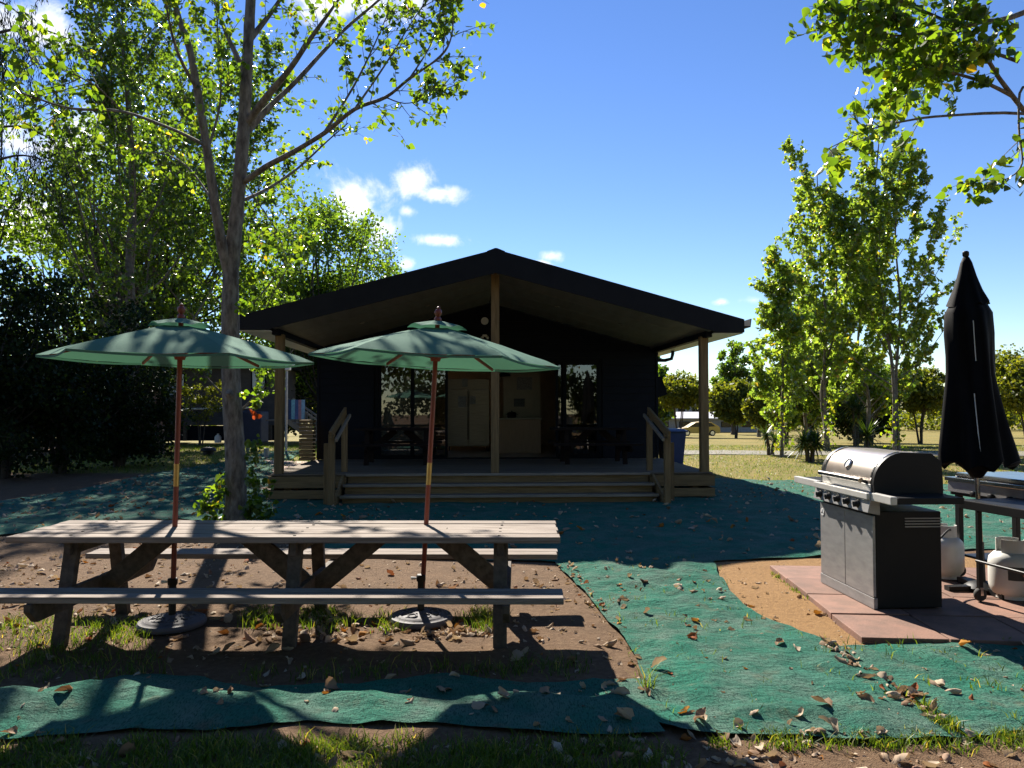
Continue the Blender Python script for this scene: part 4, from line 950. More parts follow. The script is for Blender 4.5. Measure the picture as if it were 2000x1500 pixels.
def leaf_frames(n, axis, spread, flat=0.0):
    """random frames: y = leaf axis around the given axis, z = normal"""
    y = unit(np.asarray(axis, float) + rng.normal(0, spread, (n, 3)))
    z = rng.normal(0, 1, (n, 3)); z[:, 2] += flat; z = unit(z - y * (z * y).sum(1, keepdims=True)); x = np.cross(y, z)
    return x, y, z

def leaf_arrays(P, fr, size, tmpl):
    T, F = tmpl; x, y, z = fr; n = len(P)
    V = P[:, None, :] + size[:, None, None] * (x[:, None, :] * T[None, :, 0, None] + y[:, None, :] * T[None, :, 1, None] + z[:, None, :] * T[None, :, 2, None])
    return V.reshape(-1, 3), (F[None] + (np.arange(n) * len(T))[:, None, None]).reshape(-1, F.shape[1])

def leaf_mesh(name, P, axis, spread, size, tmpl, mat, flat=0.0, tone=None):
    P = np.asarray(P, float); n = len(P); fr = leaf_frames(n, axis, spread, flat)
    s = size * rng.uniform(.6, 1.25, n); V, F = leaf_arrays(P, fr, s, tmpl)
    tn = (rng.uniform(0, 1, n) if tone is None else tone)
    return np_mesh(name, V, F, mat, np.repeat(tn, len(tmpl[0])))

def curve_pts(pts, k=5):
    """Catmull-Rom through the given points"""
    P = [Vector(p) for p in pts]; out = []
    for i in range(len(P) - 1):
        p0, p1, p2, p3 = P[max(i - 1, 0)], P[i], P[i + 1], P[min(i + 2, len(P) - 1)]
        for j in range(k):
            t = j / k; t2, t3 = t * t, t * t * t
            out.append(.5 * ((2 * p1) + (p2 - p0) * t + (2 * p0 - 5 * p1 + 4 * p2 - p3) * t2 + (3 * p1 - p0 - 3 * p2 + p3) * t3))
    out.append(P[-1]); return out

def limb(mb, pts, r0, r1, n=8, k=5, knob=.0):
    c = curve_pts(pts, k); m = len(c)
    rad = [r0 + (r1 - r0) * (i / (m - 1)) ** .8 + knob * r0 * noise.noise(c[i] * 3.1) for i in range(m)]
    mb.tube(c, rad, n, True); return c, rad

def rv(): return Vector(rng.normal(0, 1, 3)).normalized()

def twigs(mb, curve, n, length, leafP, tmin=.25, up=.25, per=10, rad=.008, side=.9, depth=1, sag=.0):
    """twigs off a limb, leaf points along them; one more order of shoots where depth allows"""
    m = len(curve)
    for _ in range(n):
        t = tmin + (1 - tmin) * rng.random() ** .8; i = min(m - 2, int(t * (m - 1)))
        p = curve[i].lerp(curve[i + 1], rng.random()); tan = (curve[i + 1] - curve[i]).normalized()
        o = rv(); o = (o - tan * o.dot(tan)).normalized()
        d = (tan * .55 + o * side + Vector((0, 0, up))).normalized(); L_ = length * rng.uniform(.5, 1.25) * (1.15 - .4 * t)
        q = [p]; cur = d.copy()
        for s in range(4):
            cur = (cur + rv() * .16 + Vector((0, 0, up * .22 - sag * s))).normalized(); q.append(q[-1] + cur * L_ / 4)
        mb.tube(q, [rad, rad * .8, rad * .6, rad * .45, rad * .25], 4, False)
        for s in range(per):
            u = rng.uniform(.15, 1.0) * 4; a = min(3, int(u)); b_ = q[a].lerp(q[a + 1], u - a); leafP.append(b_ + rv() * .03 * (1 + length))
        if depth > 1: twigs(mb, q, max(1, int(3 * L_ / length)), length * .5, leafP, .3, up, max(3, per // 2), rad * .6, side, depth - 1, sag)

def finish_tree(t, mb, bark, P, axis, spread, size, tmpl, mat, individuals=0, flat=0.0, smooth=70):
    tr = mb.build('trunk', bark, t, smooth=smooth)
    P = np.array([tuple(p) for p in P]); inv = np.array(t.location); n = len(P)
    if individuals:      # the leaves that show largest are separate parts, the rest one mass
        vis = np.array([in_view(p) for p in P + inv]); dist = np.linalg.norm(P + inv - np.array([0, 0, CAM_H]), axis=1); dist[~vis] = 1e9
        order = np.argsort(dist)[:individuals]; rest = np.setdiff1d(np.arange(n), order)
        crown = link_mesh('crown', leaf_mesh('crown', P[rest], axis, spread, size, tmpl, mat, flat), None, t); crown['kind'] = 'stuff'
        tones = [.15, .35, .55, .75, .9, .94, .995]; mes = []
        for tn in tones:
            me = np_mesh('leaf', tmpl[0].copy(), tmpl[1], mat, np.full(len(tmpl[0]), tn)); mes.append(me)
        x, y, z = leaf_frames(len(order), axis, spread, flat)
        for k, i in enumerate(order):
            o = bpy.data.objects.new('leaf', mes[rng.choice(7, p=[.17, .22, .25, .21, .13, .014, .006])]); COL.objects.link(o); o.parent = crown
            s = size * rng.uniform(.7, 1.25); M3 = Matrix([list(x[k] * s), list(y[k] * s), list(z[k] * s)]).transposed().to_4x4(); M3.translation = P[i]; o.matrix_basis = M3
    else:
        crown = link_mesh('crown', leaf_mesh('crown', P, axis, spread, size, tmpl, mat, flat), None, t); crown['kind'] = 'stuff'
    return t

def clump_tree(name, label, cat, loc, trunk_h, trunk_r, blobs, nclump, cr, per, size, tmpl, mat, bark, axis=(0, 0, -.3), spread=.8, stems=1, group=None, shell=.55, limbs=True, flat=0.0, lean=(0, 0)):
    """trunk(s), limbs to every leaf clump; blobs = (x, y, z, rx, ry, rz, weight) relative to the base"""
    t = thing(name, label, cat, loc, 0, group); mb = MB(); LP = []
    W = np.array([b_[6] for b_ in blobs], float); W /= W.sum(); tops = []
    for s in range(stems):
        a = 2 * math.pi * s / max(1, stems) + .7; sp = (0 if stems == 1 else .5)
        top = Vector((lean[0] + sp * math.cos(a) * trunk_h * .35, lean[1] + sp * math.sin(a) * trunk_h * .35, trunk_h))
        base = Vector((.12 * math.cos(a) * sp, .12 * math.sin(a) * sp, -.1)); mid = base.lerp(top, .5) + Vector((rng.normal(0, .06) * trunk_h * .3, rng.normal(0, .06) * trunk_h * .3, 0))
        limb(mb, [base + Vector((0, 0, 0)), base.lerp(mid, .3), mid, top], trunk_r / math.sqrt(stems) * 1.15, trunk_r / math.sqrt(stems) * .65, 9); tops.append(top)
    for _ in range(nclump):
        b_ = blobs[rng.choice(len(blobs), p=W)]; d = np.array(rv()); r = rng.uniform(shell, 1.0) if rng.random() < .8 else rng.uniform(0, shell)
        c = Vector((b_[0] + d[0] * b_[3] * r, b_[1] + d[1] * b_[4] * r, b_[2] + d[2] * b_[5] * r))
        if c.z < .3: c.z = .3 + rng.random() * .5
        if limbs and rng.random() < .65:
            s = min(tops, key=lambda q: (q - c).length); h = s.lerp(c, .5) + Vector((0, 0, -.12 * (c - s).length)) + rv() * .1 * (c - s).length
            limb(mb, [s - Vector((0, 0, trunk_h * .15 * rng.random())), h, c], trunk_r * .28, trunk_r * .05, 5, 4)
        k = int(per * rng.uniform(.6, 1.4)); rr = cr * rng.uniform(.6, 1.35)
        g = unit(rng.normal(0, 1, (k, 3))) * (rng.random((k, 1)) ** .45) * rr * np.array([1, 1, .75])
        LP += [tuple(v) for v in (g + np.array(c))]
    return finish_tree(t, mb, bark, LP, axis, spread, size, tmpl, mat, flat=flat)

# ------------------------------------------------------------------ near poplar with two stems
def near_poplar():
    bx_, by_ = ground(460, 1020); loc = Vector((bx_, by_, 0))
    t = thing('poplar_tree', 'large forked poplar with grey bark growing behind the picnic table', 'tree', loc)
    A = lambda x, y, dy=0: at(x, y, by_ + dy) - loc
    mb = MB(); LP = []
    limb(mb, [A(461, 1035), A(461, 1000), A(460, 900), A(452, 760), A(450, 620), A(452, 520), A(464, 400), A(476, 250), A(484, 100), A(492, -60), A(497, -330), A(503, -450)], .172, .05, 16, 6, knob=.07)
    mb.tube([A(461, 1040), A(461, 1018), A(461, 985)], [.26, .20, .16], 16, False)
    mb.tube([A(448, 770, -.13), A(446, 765, -.17)], [.06, .04], 10)
    s2, _ = limb(mb, [A(450, 545), A(436, 490, -.1), A(420, 400, -.25), A(404, 290, -.4), A(386, 180, -.5), A(370, 95, -.6), A(345, 20, -.6), A(320, -120, -.7)], .085, .035, 12, 5, knob=.08)
    L_ = []
    def lb(pts, r0, r1=.012, n=7): c, _ = limb(mb, [A(*p) for p in pts], r0, r1, n, 4, knob=.1); L_.append(c); return c
    lb([(483, 240), (520, 190, -.2), (567, 133, -.4), (610, 70, -.5), (657, 5, -.6), (700, -60, -.7)], .065)
    lb([(478, 262), (530, 205, .3), (580, 157, .5), (667, 63, .8), (740, 0, 1.0), (800, -60, 1.1)], .055)
    c = lb([(470, 360), (520, 325, -.2), (567, 300, -.4), (633, 260, -.7), (693, 213, -1.0), (753, 190, -1.2), (800, 153, -1.3), (860, 110, -1.4), (882, 70, -1.4), (885, 15, -1.4)], .050, .006)
    lb([(753, 190, -1.2), (790, 202, -1.2), (830, 192, -1.25), (862, 170, -1.3)], .010, .004, 5)
    lb([(800, 153, -1.3), (840, 90, -1.2), (858, 30, -1.1), (862, -10, -1.1)], .012, .004, 5)
    lb([(633, 260, -.7), (690, 170, -.6), (730, 90, -.5), (760, 20, -.4)], .022, .006, 6)
    lb([(693, 213, -1.0), (750, 130, -.9), (800, 50, -.8), (840, -10, -.8)], .018, .005, 6)
    lb([(466, 395), (520, 370, .5), (580, 330, .9), (640, 275, 1.2), (680, 240, 1.4)], .032, .008, 6)
    c = lb([(402, 285, -.4), (370, 268, -.8), (330, 250, -1.2), (240, 218, -1.9), (140, 212, -2.4), (60, 188, -2.7), (-20, 160, -3.0)], .030, .008)
    lb([(240, 218, -1.9), (190, 170, -2.2), (130, 140, -2.4), (60, 120, -2.6)], .012, .004, 5)
    lb([(388, 180, -.5), (350, 110, -.9), (330, 40, -1.1), (318, -40, -1.2)], .030, .008, 6)
    lb([(404, 300, -.4), (430, 200, -.2), (428, 100, -.2), (420, 0, -.2)], .022, .006, 6)
    lb([(482, 150), (440, 60, .3), (415, -20, .5), (400, -120, .6)], .05, .01, 6)
    lb([(486, 80), (540, 10, .2), (580, -60, .3)], .05, .01, 6)
    lb([(420, 400, -.25), (370, 330, .3), (320, 300, .6), (270, 300, .9)], .022, .006, 6)
    lb([(490, -60), (560, -150, -.6), (620, -230, -1)], .04); lb([(492, -100), (420, -200, .4), (380, -280, .6)], .04)
    lb([(470, 345), (520, 420, .4), (545, 460, .6), (560, 520, .8)], .012, .004, 5)
    for k, c in enumerate(L_):
        twigs(mb, c, 12 if k in (8, 9, 10, 11) else 16, .62, LP, .25, .22, 8, .007, .9, 2)
    twigs(mb, s2, 12, .6, LP, .35, .2, 8, .007, .9, 2)
    for x, y, n, ln in ((497, 480, 5, .35), (515, 545, 7, .35), (480, 600, 5, .3), (497, 760, 4, .22), (505, 790, 4, .2), (470, 690, 2, .2), (505, 880, 6, .25), (500, 930, 6, .3), (505, 985, 12, .35), (398, 985, 12, .32), (420, 960, 6, .3), (508, 1005, 8, .3), (415, 1010, 6, .25)):
        a = A(x, y, -.25); twigs(mb, [A(460, y + 20), a.lerp(A(460, y + 20), .5), a], n, ln, LP, .45, .3, 8, .004, .8, 1)
    finish_tree(t, mb, m_bark, LP, (0, 0, -.55), .75, .082, HEART, m_leaf_poplar, individuals=280)
    me = np_mesh('orange_leaf', HEART[0].copy(), HEART[1], LEAF('orange_leaf', [(0, (.36, .07, .015)), (1, (.42, .09, .02))], trans=.5, tboost=1.6, tint=(1.1, .8, .5)), np.full(9, .5))
    for x, y in ((492, 806), (499, 812), (507, 818), (497, 820)):
        o = link_mesh('leaf', me, None, t, A(x, y, -.35), (rng.uniform(.6, 1.6), rng.uniform(-.5, .5), rng.uniform(-1.5, 1.5))); o.scale = (.11,) * 3; o['label'] = 'bright orange autumn leaf'
near_poplar()

# overhanging branches of a poplar standing just outside the frame on the right
def right_poplar():
    loc = Vector((7.4, 7.2, 0)); t = thing('poplar_tree', 'leafy poplar boughs reaching in from the top right corner', 'tree', loc)
    A = lambda x, y, Y: at(x, y, Y) - loc
    mb = MB(); LP = []; L_ = []
    limb(mb, [(0, 0, -.1), (.05, 0, 1.5), (0, .05, 3.5), (.1, 0, 6), (.15, .1, 9)], .2, .08, 12)
    def lb(pts, r0, r1=.005, n=6): c, _ = limb(mb, pts, r0, r1, n, 4, knob=.1); L_.append(c); return c
    Z = lambda z: Vector((.03, .02, z))
    lb([Z(2.6), A(2150, 380, 6.6), A(1977, 187, 6.0), A(1900, 77, 5.8), A(1800, 20, 5.6), A(1700, -10, 5.5), A(1630, 50, 5.4)], .032)
    lb([Z(2.4), A(2150, 250, 6.2), A(2000, 222, 5.8), A(1850, 226, 5.5), A(1770, 236, 5.4), A(1690, 256, 5.3), A(1615, 292, 5.2)], .018, .003)
    lb([A(2060, 200, 6.0), A(1998, 170, 5.6), A(1990, 250, 5.5), A(1996, 320, 5.4), A(1965, 350, 5.3), A(1940, 345, 5.3)], .012, .003)
    lb([Z(3.6), A(2100, 60, 6.2), A(1950, 40, 5.8), A(1850, 60, 5.6), A(1750, 70, 5.5), A(1660, 75, 5.4)], .035, .004)
    lb([Z(3.9), A(2080, -60, 6.6), A(1950, -60, 6.3), A(1800, -70, 6.0), A(1680, -50, 5.8)], .04, .004)
    lb([A(1977, 187, 6.0), A(1920, 160, 5.9), A(1850, 140, 5.8), A(1790, 130, 5.7), A(1730, 160, 5.7)], .02, .003)
    lb([A(1990, 120, 6.3), A(1920, 100, 6.4), A(1840, 105, 6.4), A(1760, 100, 6.3)], .02, .003)
    for k, (c, n) in enumerate(zip(L_, (46, 9, 12, 40, 44, 32, 36))): twigs(mb, c, n, .34, LP, .38, .0, 8, .004, .8, 2, .04)
    for z in (3.5, 4.5, 5.5, 6.5, 7.5):
        for k in range(4):
            a = k * 1.6 + z; d = Vector((math.cos(a), math.sin(a), .6)); c, _ = limb(mb, [Z(z), Z(z) + d * .9, Z(z) + d * 2 + Vector((0, 0, .2))], .04, .006, 5); twigs(mb, c, 10, .6, LP, .2, .2, 8, .005, .9, 1)
    finish_tree(t, mb, m_bark, LP, (0, 0, -.5), .75, .072, HEART, m_leaf_poplar, individuals=280)
right_poplar()

# ------------------------------------------------------------------ trees on the left
def grown_tree(name, label, loc, H, r, n_limb, bark, mat, size, per, tw, spread_w, low=.25, up=.5, lean=0, group=None, tmpl=DIAMOND, axis=(0, 0, -.4), depth=2, tl=1.0, forks=None):
    t = thing(name, label, 'tree', loc, 0, group); mb = MB(); LP = []
    w = [Vector((lean * (i / 5) * H + rng.normal(0, .02) * H * (i > 0), rng.normal(0, .02) * H * (i > 0), H * i / 5 - .1)) for i in range(6)]
    c, rad = limb(mb, w, r, r * .18, 12, 6, knob=.06); m = len(c)
    for k in range(n_limb):
        f = low + (1 - low) * (k + rng.random() * .7) / n_limb; i = min(m - 2, int(f * (m - 1))); a = k * 2.399 + rng.random()
        L_ = spread_w * (1.1 - .75 * (f - low) / (1 - low)) * rng.uniform(.75, 1.2)
        d = Vector((math.cos(a), math.sin(a), up * rng.uniform(.8, 1.4))).normalized(); p = c[i]
        q = [p, p + d * L_ * .35, p + d * L_ * .7 + Vector((0, 0, up * .18 * L_)) + rv() * .08 * L_, p + d * L_ + Vector((0, 0, up * .4 * L_)) + rv() * .1 * L_]
        lc, _ = limb(mb, q, rad[i] * .36, .012, 6, 4)
        twigs(mb, lc, tw, tl, LP, .18, .25, per, .012, .9, depth)
    return finish_tree(t, mb, bark, LP, axis, .8, size, tmpl, mat)

x, y = ground(245, 892)
grown_tree('poplar_tree', 'tall many-limbed poplar behind the left umbrella', (x, y, 0), 15.5, .24, 26, m_bark_pale, m_leaf_mid, .15, 15, 27, 4.8, low=.16, up=1.05, tl=1.3)
grown_tree('poplar_tree', 'leafy poplar at the back, filling the gap left of the forked tree', (-11.3, 31, 0), 15.5, .20, 22, m_bark_pale, m_leaf_mid, .18, 15, 24, 4.6, low=.12, up=.8, tl=1.3)
clump_tree('bushy_tree', 'bushy green tree behind the left poplars', 'tree', (-21, 38, 0), 4, .3, [(0, 0, 9, 6.5, 4, 7, 1)], 120, 1.4, 100, .23, DIAMOND, m_leaf_mid, m_bark_dark, stems=3)
clump_tree('bushy_tree', 'rounded green tree rising behind the cabin roof, nearest the forked poplar', 'tree', (-11.9, 46, -.4), 5, .35, [(0, 0, 8.5, 4.6, 4, 7.5, 1), (-2, 0, 6, 4, 3, 5, .5)], 200, 1.25, 150, .23, DIAMOND, m_leaf_mid, m_bark_dark, stems=3)
clump_tree('bushy_tree', 'loose green tree behind the cabin roof, against the white cloud', 'tree', (-8.9, 50, -.5), 5, .3, [(-.3, 0, 8.5, 2.7, 3, 6.6, 1), (.3, 0, 6, 2.6, 3, 4, .5)], 130, 1.1, 110, .22, DIAMOND, m_leaf_mid, m_bark_dark, stems=2)
clump_tree('bushy_tree', 'tall dense tree filling the sky behind the left umbrella', 'tree', (-16.8, 33, 0), 6, .32, [(0, 0, 10.5, 4.6, 3, 7.5, 1), (2.5, 0, 8, 3.4, 3, 5, .5)], 150, 1.15, 125, .20, DIAMOND, m_leaf_mid, m_bark_dark, stems=3)
clump_tree('bushy_tree', 'tall dense tree at the left edge of the woodland', 'tree', (-24.5, 30, 0), 6, .32, [(0, 0, 10.5, 5, 3, 8, 1)], 125, 1.3, 125, .21, DIAMOND, m_leaf_mid, m_bark_dark, stems=3)
# weeping dark tree in the top left corner
def weeping():
    loc = Vector((-12.6, 15.5, 0)); t = thing('weeping_tree', 'dark weeping tree hanging in at the top left corner', 'tree', loc); mb = MB(); LP = []
    limb(mb, [(-.2, 0, -.1), (0, 0, 3), (.2, .2, 7), (.1, 0, 11)], .28, .12, 12)
    for k in range(16):
        a = k * 2.4; z = 6 + k * .38; d = Vector((math.cos(a), math.sin(a) * .8, .45)); q = [Vector((.1, .1, z - .6)), Vector((0, 0, z)) + d * 1.0, Vector((0, 0, z)) + d * 2.1, Vector((0, 0, z - .5)) + d * 2.9]
        c, _ = limb(mb, q, .06, .01, 6)
        for j in range(16):
            p = c[min(len(c) - 1, 5 + int(rng.random() * (len(c) - 5)))] + rv() * .35; n = int(rng.integers(14, 34))
            pts = [p + Vector((.06 * math.sin(i * .5 + j), .06 * math.cos(i * .4 + j), -i * .07)) for i in range(n)]
            mb.tube(pts[::6] + [pts[-1]], .006, 3, False); LP += pts; LP += [q2 + rv() * .08 for q2 in pts]
    finish_tree(t, mb, m_bark_dark, LP, (0, 0, -1.2), .4, .11, SPEAR, m_leaf_dark)
weeping()
# dark evergreen hedge shrubs along the left edge
for k, (px, Y, h, w, lab) in enumerate(((10, 17.2, 5.4, 1.7, 'dark evergreen shrub at the left edge behind the table'), (120, 18.6, 5.0, 1.9, 'dark evergreen shrub left of the umbrella canopy'), (235, 20.5, 4.4, 1.7, 'dark evergreen shrub just behind the left umbrella pole'), (-110, 15.5, 5.2, 1.7, 'dark evergreen shrub beyond the left edge'))):
    X = at(px, 800, Y)[0]
    clump_tree('evergreen_shrub', lab, 'shrub', (X, Y, 0), 1.3, .14, [(0, 0, h * .55, w, w * .9, h * .48, 1), (0, 0, h * .3, w * .9, w * .9, h * .33, .55)], 100, .48, 110, .105, DIAMOND, m_leaf_dark, m_bark_dark, stems=4, group='dark evergreen shrubs on the left')
clump_tree('evergreen_shrub', 'leafy green shrub with thick reddish trunk beside the hut', 'shrub', (*ground(308, 886), 0), 2.3, .26, [(0, 0, 3.2, 1.5, 1.2, 1.4, 1)], 34, .45, 100, .12, DIAMOND, m_leaf_mid, MAT('reddish_bark', (.20, .12, .08), (.11, .065, .045), rough=.95, vs=6, bump=.8, bs=14))
clump_tree('garden_shrub', 'pale leafy shrub in front of the hut wall', 'shrub', (-13.6, 32.5, 0), 1.0, .06, [(0, 0, 1.9, .9, .7, 1.0, 1), (.9, 0, 2.3, .5, .5, .6, .5)], 26, .3, 70, .10, DIAMOND, m_leaf_olive, m_bark_dark, stems=3)
clump_tree('bushy_tree', 'dark bushy tree beyond the hut stairs', 'tree', (-10.2, 41, 0), 2, .2, [(0, 0, 4, 3.4, 2, 4, 1)], 70, 1.0, 90, .17, DIAMOND, m_leaf_dark, m_bark_dark, stems=3)

for k, (X, Y, lab) in enumerate(((-20.5, 29, 'low dark undergrowth bush behind the left shrubs'), (-16.2, 27.5, 'low dark undergrowth bush behind the second poplar trunk'), (-19, 41, 'dark undergrowth behind the hut on its left'), (-14, 43, 'dark undergrowth behind the hut roof'), (-6.5, 42, 'dark undergrowth bush behind the lamp post'))):
    clump_tree('undergrowth_bush', lab, 'bush', (X, Y, 0), 1.0, .12, [(0, 0, 1.6, 2.6, 1.2, 1.9, 1)], 70, .7, 90, .19, DIAMOND, m_leaf_dark, m_bark_dark, stems=3, group='dark undergrowth on the left')

# ------------------------------------------------------------------ trees on the right
def birch(label, px, py, H, r, n_limb, w, up=1.5, leafs=16, size=.155, vine=True, tw=16, stems=1):
    x, y = ground(px, py); t = thing('young_poplar', label, 'tree', (x, y, 0), 0, 'young poplars on the lawn'); mb = MB(); LP = []
    for s in range(stems):
        off = Vector(((s - (stems - 1) / 2) * .18, .05 * s, 0)); ln = (s - (stems - 1) / 2) * .06
        Hs = H * (1 - .12 * s)
        c, rad = limb(mb, [off + Vector((ln * Hs * i / 4 + rng.normal(0, .012) * Hs * (i > 0), rng.normal(0, .012) * Hs * (i > 0), Hs * i / 4 - .1)) for i in range(5)], r / math.sqrt(stems), .015, 10, 6, knob=.08); m = len(c)
        for k in range(n_limb // stems):
            f = .16 + .82 * (k + rng.random() * .7) / (n_limb // stems); i = min(m - 2, int(f * (m - 1))); a = k * 2.399 + rng.random()
            L_ = w * (1.15 - .8 * f) * rng.uniform(.65, 1.25); d = Vector((math.cos(a), math.sin(a), up * rng.uniform(.6, 1.3))).normalized(); p = c[i]
            lc, _ = limb(mb, [p, p + d * L_ * .4, p + d * L_ * .75 + Vector((0, 0, .15 * L_)), p + d * L_ + Vector((0, 0, .4 * L_))], rad[i] * .42, .006, 5, 3); twigs(mb, lc, tw, .6, LP, .12, .3, leafs, .006, .85, 2)
    finish_tree(t, mb, m_bark_pale, LP, (0, 0, -.4), .8, size, DIAMOND, m_leaf_far)
    if vine:
        V = [Vector((rng.normal(0, .16), rng.normal(0, .16), rng.uniform(.15, 2.0))) for _ in range(130)]
        s = link_mesh('base_shoots', leaf_mesh('base_shoots', [tuple(v) for v in V], (0, 0, -.3), .8, .12, HEART, m_leaf_vine), None, t); s['kind'] = 'stuff'
birch('tallest yellowing young poplar, directly left of the closed umbrella', 1752, 884, 12.2, .11, 34, 3.7, stems=2, up=1.25)
birch('tall young poplar on the lawn left of the tallest one', 1618, 882, 10.6, .10, 30, 3.2, stems=2, up=1.25)
birch('leafy young poplar between the two tallest', 1690, 876, 8.2, .09, 24, 2.8, vine=False, up=1.1)
birch('short slender young poplar nearest the cabin', 1527, 893, 6.0, .07, 18, 1.5, leafs=12)
for k, (px, py, H, w, lab) in enumerate(((1580, 866, 6.2, 1.5, 'bushy young poplar standing behind the two tall ones'), )):
    birch(lab, px, py, H, .09, 20, w, vine=False, up=1.1, size=.15)
def far(label, px, ytop, Y, wpx, mat, name='far_tree', cat='tree', low=.35, n=60, size=.3, per=60, crf=.16, bark=m_bark_dark, stems=2, kind='round'):
    g = gz(0, Y); X = at(px, 800, Y)[0]; H = at(px, ytop, Y)[2] - g; w = wpx * Y / FPX / 2
    if kind == 'round': blobs = [(0, 0, H * (low + (1 - low) * .5), w, w * .9, H * (1 - low) * .5, 1)]
    else: blobs = [(0, 0, H * .55, w, w, H * .45, 1), (0, 0, H * .35, w * 1.05, w, H * .25, .5)]
    clump_tree(name, label, cat, (X, Y, g), H * low * 1.15, max(.1, H * .025), blobs, int(n * 1.3), w * crf * 2, int(per * 1.6), size * 1.1, DIAMOND, mat, bark, stems=stems, group='trees beyond the lawn')
far('umbrella-shaped dark green tree between the cabin and the right porch post', 1325, 735, 62, 104, m_leaf_olive, low=.5, n=70, size=.22, per=95, stems=4)
far('rounded olive tree right of the porch post, behind the car', 1437, 744, 58, 90, m_leaf_olive, low=.3, n=80, size=.23, per=90)
far('small olive tree touching the rounded one by the porch post', 1492, 765, 52, 70, m_leaf_olive, low=.25, n=60, size=.2, per=80)
far('dark green bush behind the young poplars', 1580, 652, 36, 110, m_leaf_mid, low=.12, n=80, size=.17, per=95, stems=3)
far('pale bushy young tree between the short poplar and the tall ones', 1535, 690, 33, 80, m_leaf_far, low=.15, n=70, size=.15, per=80, stems=2)
far('leafy bush under the tallest poplar, above the barbecue', 1700, 690, 34, 90, m_leaf_far, low=.25, n=60, size=.15, per=80, stems=2)
far('branching shrub tree left of the closed umbrella', 1797, 715, 38, 120, m_leaf_olive, low=.38, n=70, size=.16, per=90, stems=3)
far('broad dark tree at the right edge behind the umbrella', 2005, 690, 48, 190, m_leaf_olive, low=.3, n=90, size=.22, per=90, stems=3)
far('tall far poplar against the sky right of the porch post', 1431, 658, 84, 72, m_leaf_mid, low=.1, n=90, size=.30, per=60, kind='column', stems=1)
far('far poplar tip showing just right of the cabin wall', 1287, 690, 66, 52, m_leaf_mid, low=.1, n=50, size=.26, per=60, kind='column', stems=1)
far('thin far poplar beside the short young poplar', 1482, 668, 66, 24, m_leaf_far, low=.1, n=40, size=.2, per=40, kind='column', stems=1)
far('low dark bush under the tall young poplars', 1680, 745, 40, 120, m_leaf_dark, low=.1, n=70, size=.18, per=90, stems=3)
far('low bush on the lawn behind the hooded barbecue', 1900, 770, 62, 130, m_leaf_olive, low=.1, n=60, size=.24, per=80, stems=3)
# far line of trees that closes the view
def treeline():
    P = []
    for a, b_, Y, h in ((-90, -20, 75, 10), (-24, 20, 95, 3.5), (14, 110, 130, 5.0), (26, 120, 100, 5.5), (-160, -60, 60, 12)):
        for _ in range(int((b_ - a) * 2.0)):
            c = Vector((rng.uniform(a, b_), Y + rng.normal(0, 2), gz(0, Y) + rng.uniform(0, .85) * h * (.75 + .35 * noise.noise((a + _ * .37, Y, 0))))); k = 60; g = unit(rng.normal(0, 1, (k, 3))) * (rng.random((k, 1)) ** .4) * 1.5; P += [tuple(v) for v in g + np.array(c)]
    o = link_mesh('treeline', leaf_mesh('treeline', P, (0, 0, -.2), .9, .55, DIAMOND, m_leaf_olive), None); tag(o, 'distant line of trees closing the view', 'trees', kind='stuff')
treeline()
# woodland behind the camera, seen in the window reflections
for k, (X, Y, h) in enumerate(((-5, -7, 12), (3.5, -9, 14), (11, -7, 12), (-14, -10, 14))):
    clump_tree('bushy_tree', ('broad green tree standing behind the photographer, %s' % ('left of the table', 'straight back', 'right of the barbecues', 'far back on the left')[k]), 'tree', (X, Y, 0), h * .4, .28, [(0, 0, h * .6, 4.6, 3, h * .42, 1)], 110, 1.4, 110, .32, DIAMOND, m_leaf_mid, m_bark_pale, group='trees behind the camera')

for k, X in enumerate((-16, -8, 0, 8, 16)):
    clump_tree('hedge_shrub', ('thick hedge shrub behind the photographer, %s from the left' % ('first', 'second', 'third', 'fourth', 'fifth')[k]), 'shrub', (X, -13, 0), 1.2, .12, [(0, 0, 1.9, 4.3, 1.2, 2.0, 1)], 60, .8, 90, .24, DIAMOND, m_leaf_olive, m_bark_dark, stems=3, group='hedge behind the camera')

def yucca(label, px, py, h, heads, n, L_, mat=m_leaf_yucca, flat=None):
    x, y = (ground(px, py) if flat is None else flat); t = thing('yucca', label, 'yucca', (x, y, gz(x, y)), 0, 'yuccas on the lawn'); mb = MB(); V = []; F = []; tone = []
    for hd in range(heads):
        a = 2 * math.pi * hd / heads + .5; top = Vector((.22 * math.cos(a) * (heads > 1), .22 * math.sin(a) * (heads > 1), h * rng.uniform(.75, 1.1))); limb(mb, [Vector((top.x * .4, top.y * .4, -.05)), top * .5, top], .07, .05, 8)
        for i in range(n):
            d = Vector((rng.normal(), rng.normal(), rng.uniform(-.7, 1.3))).normalized(); l = L_ * rng.uniform(.7, 1.15); s = d.cross(Vector((0, 0, 1))).normalized() * .022; b0 = top + Vector((0, 0, rng.uniform(-.35, .05) * h * .5)); bs = len(V)
            m_ = b0 + d * l * .55; e = b0 + d * l + Vector((0, 0, -.12 * l)); V += [b0 - s, b0 + s, m_ + s, m_ - s, e]; F += [(bs, bs + 1, bs + 2), (bs, bs + 2, bs + 3), (bs + 3, bs + 2, bs + 4)]; tone += [rng.random() * (1 if d.z < -.2 else .75)] * 5
    mb.build('trunk', m_bark_dark, t, smooth=60)
    o = link_mesh('crown', np_mesh('crown', np.array([tuple(v) for v in V]), np.array(F), mat, tone), None, t); o['kind'] = 'stuff'
yucca('small yellowing yucca beside the short young poplar', 1505, 889, .75, 2, 70, .55)
yucca('spiky green yucca clump in front of the tall young poplars', 1582, 902, .65, 4, 90, .62)
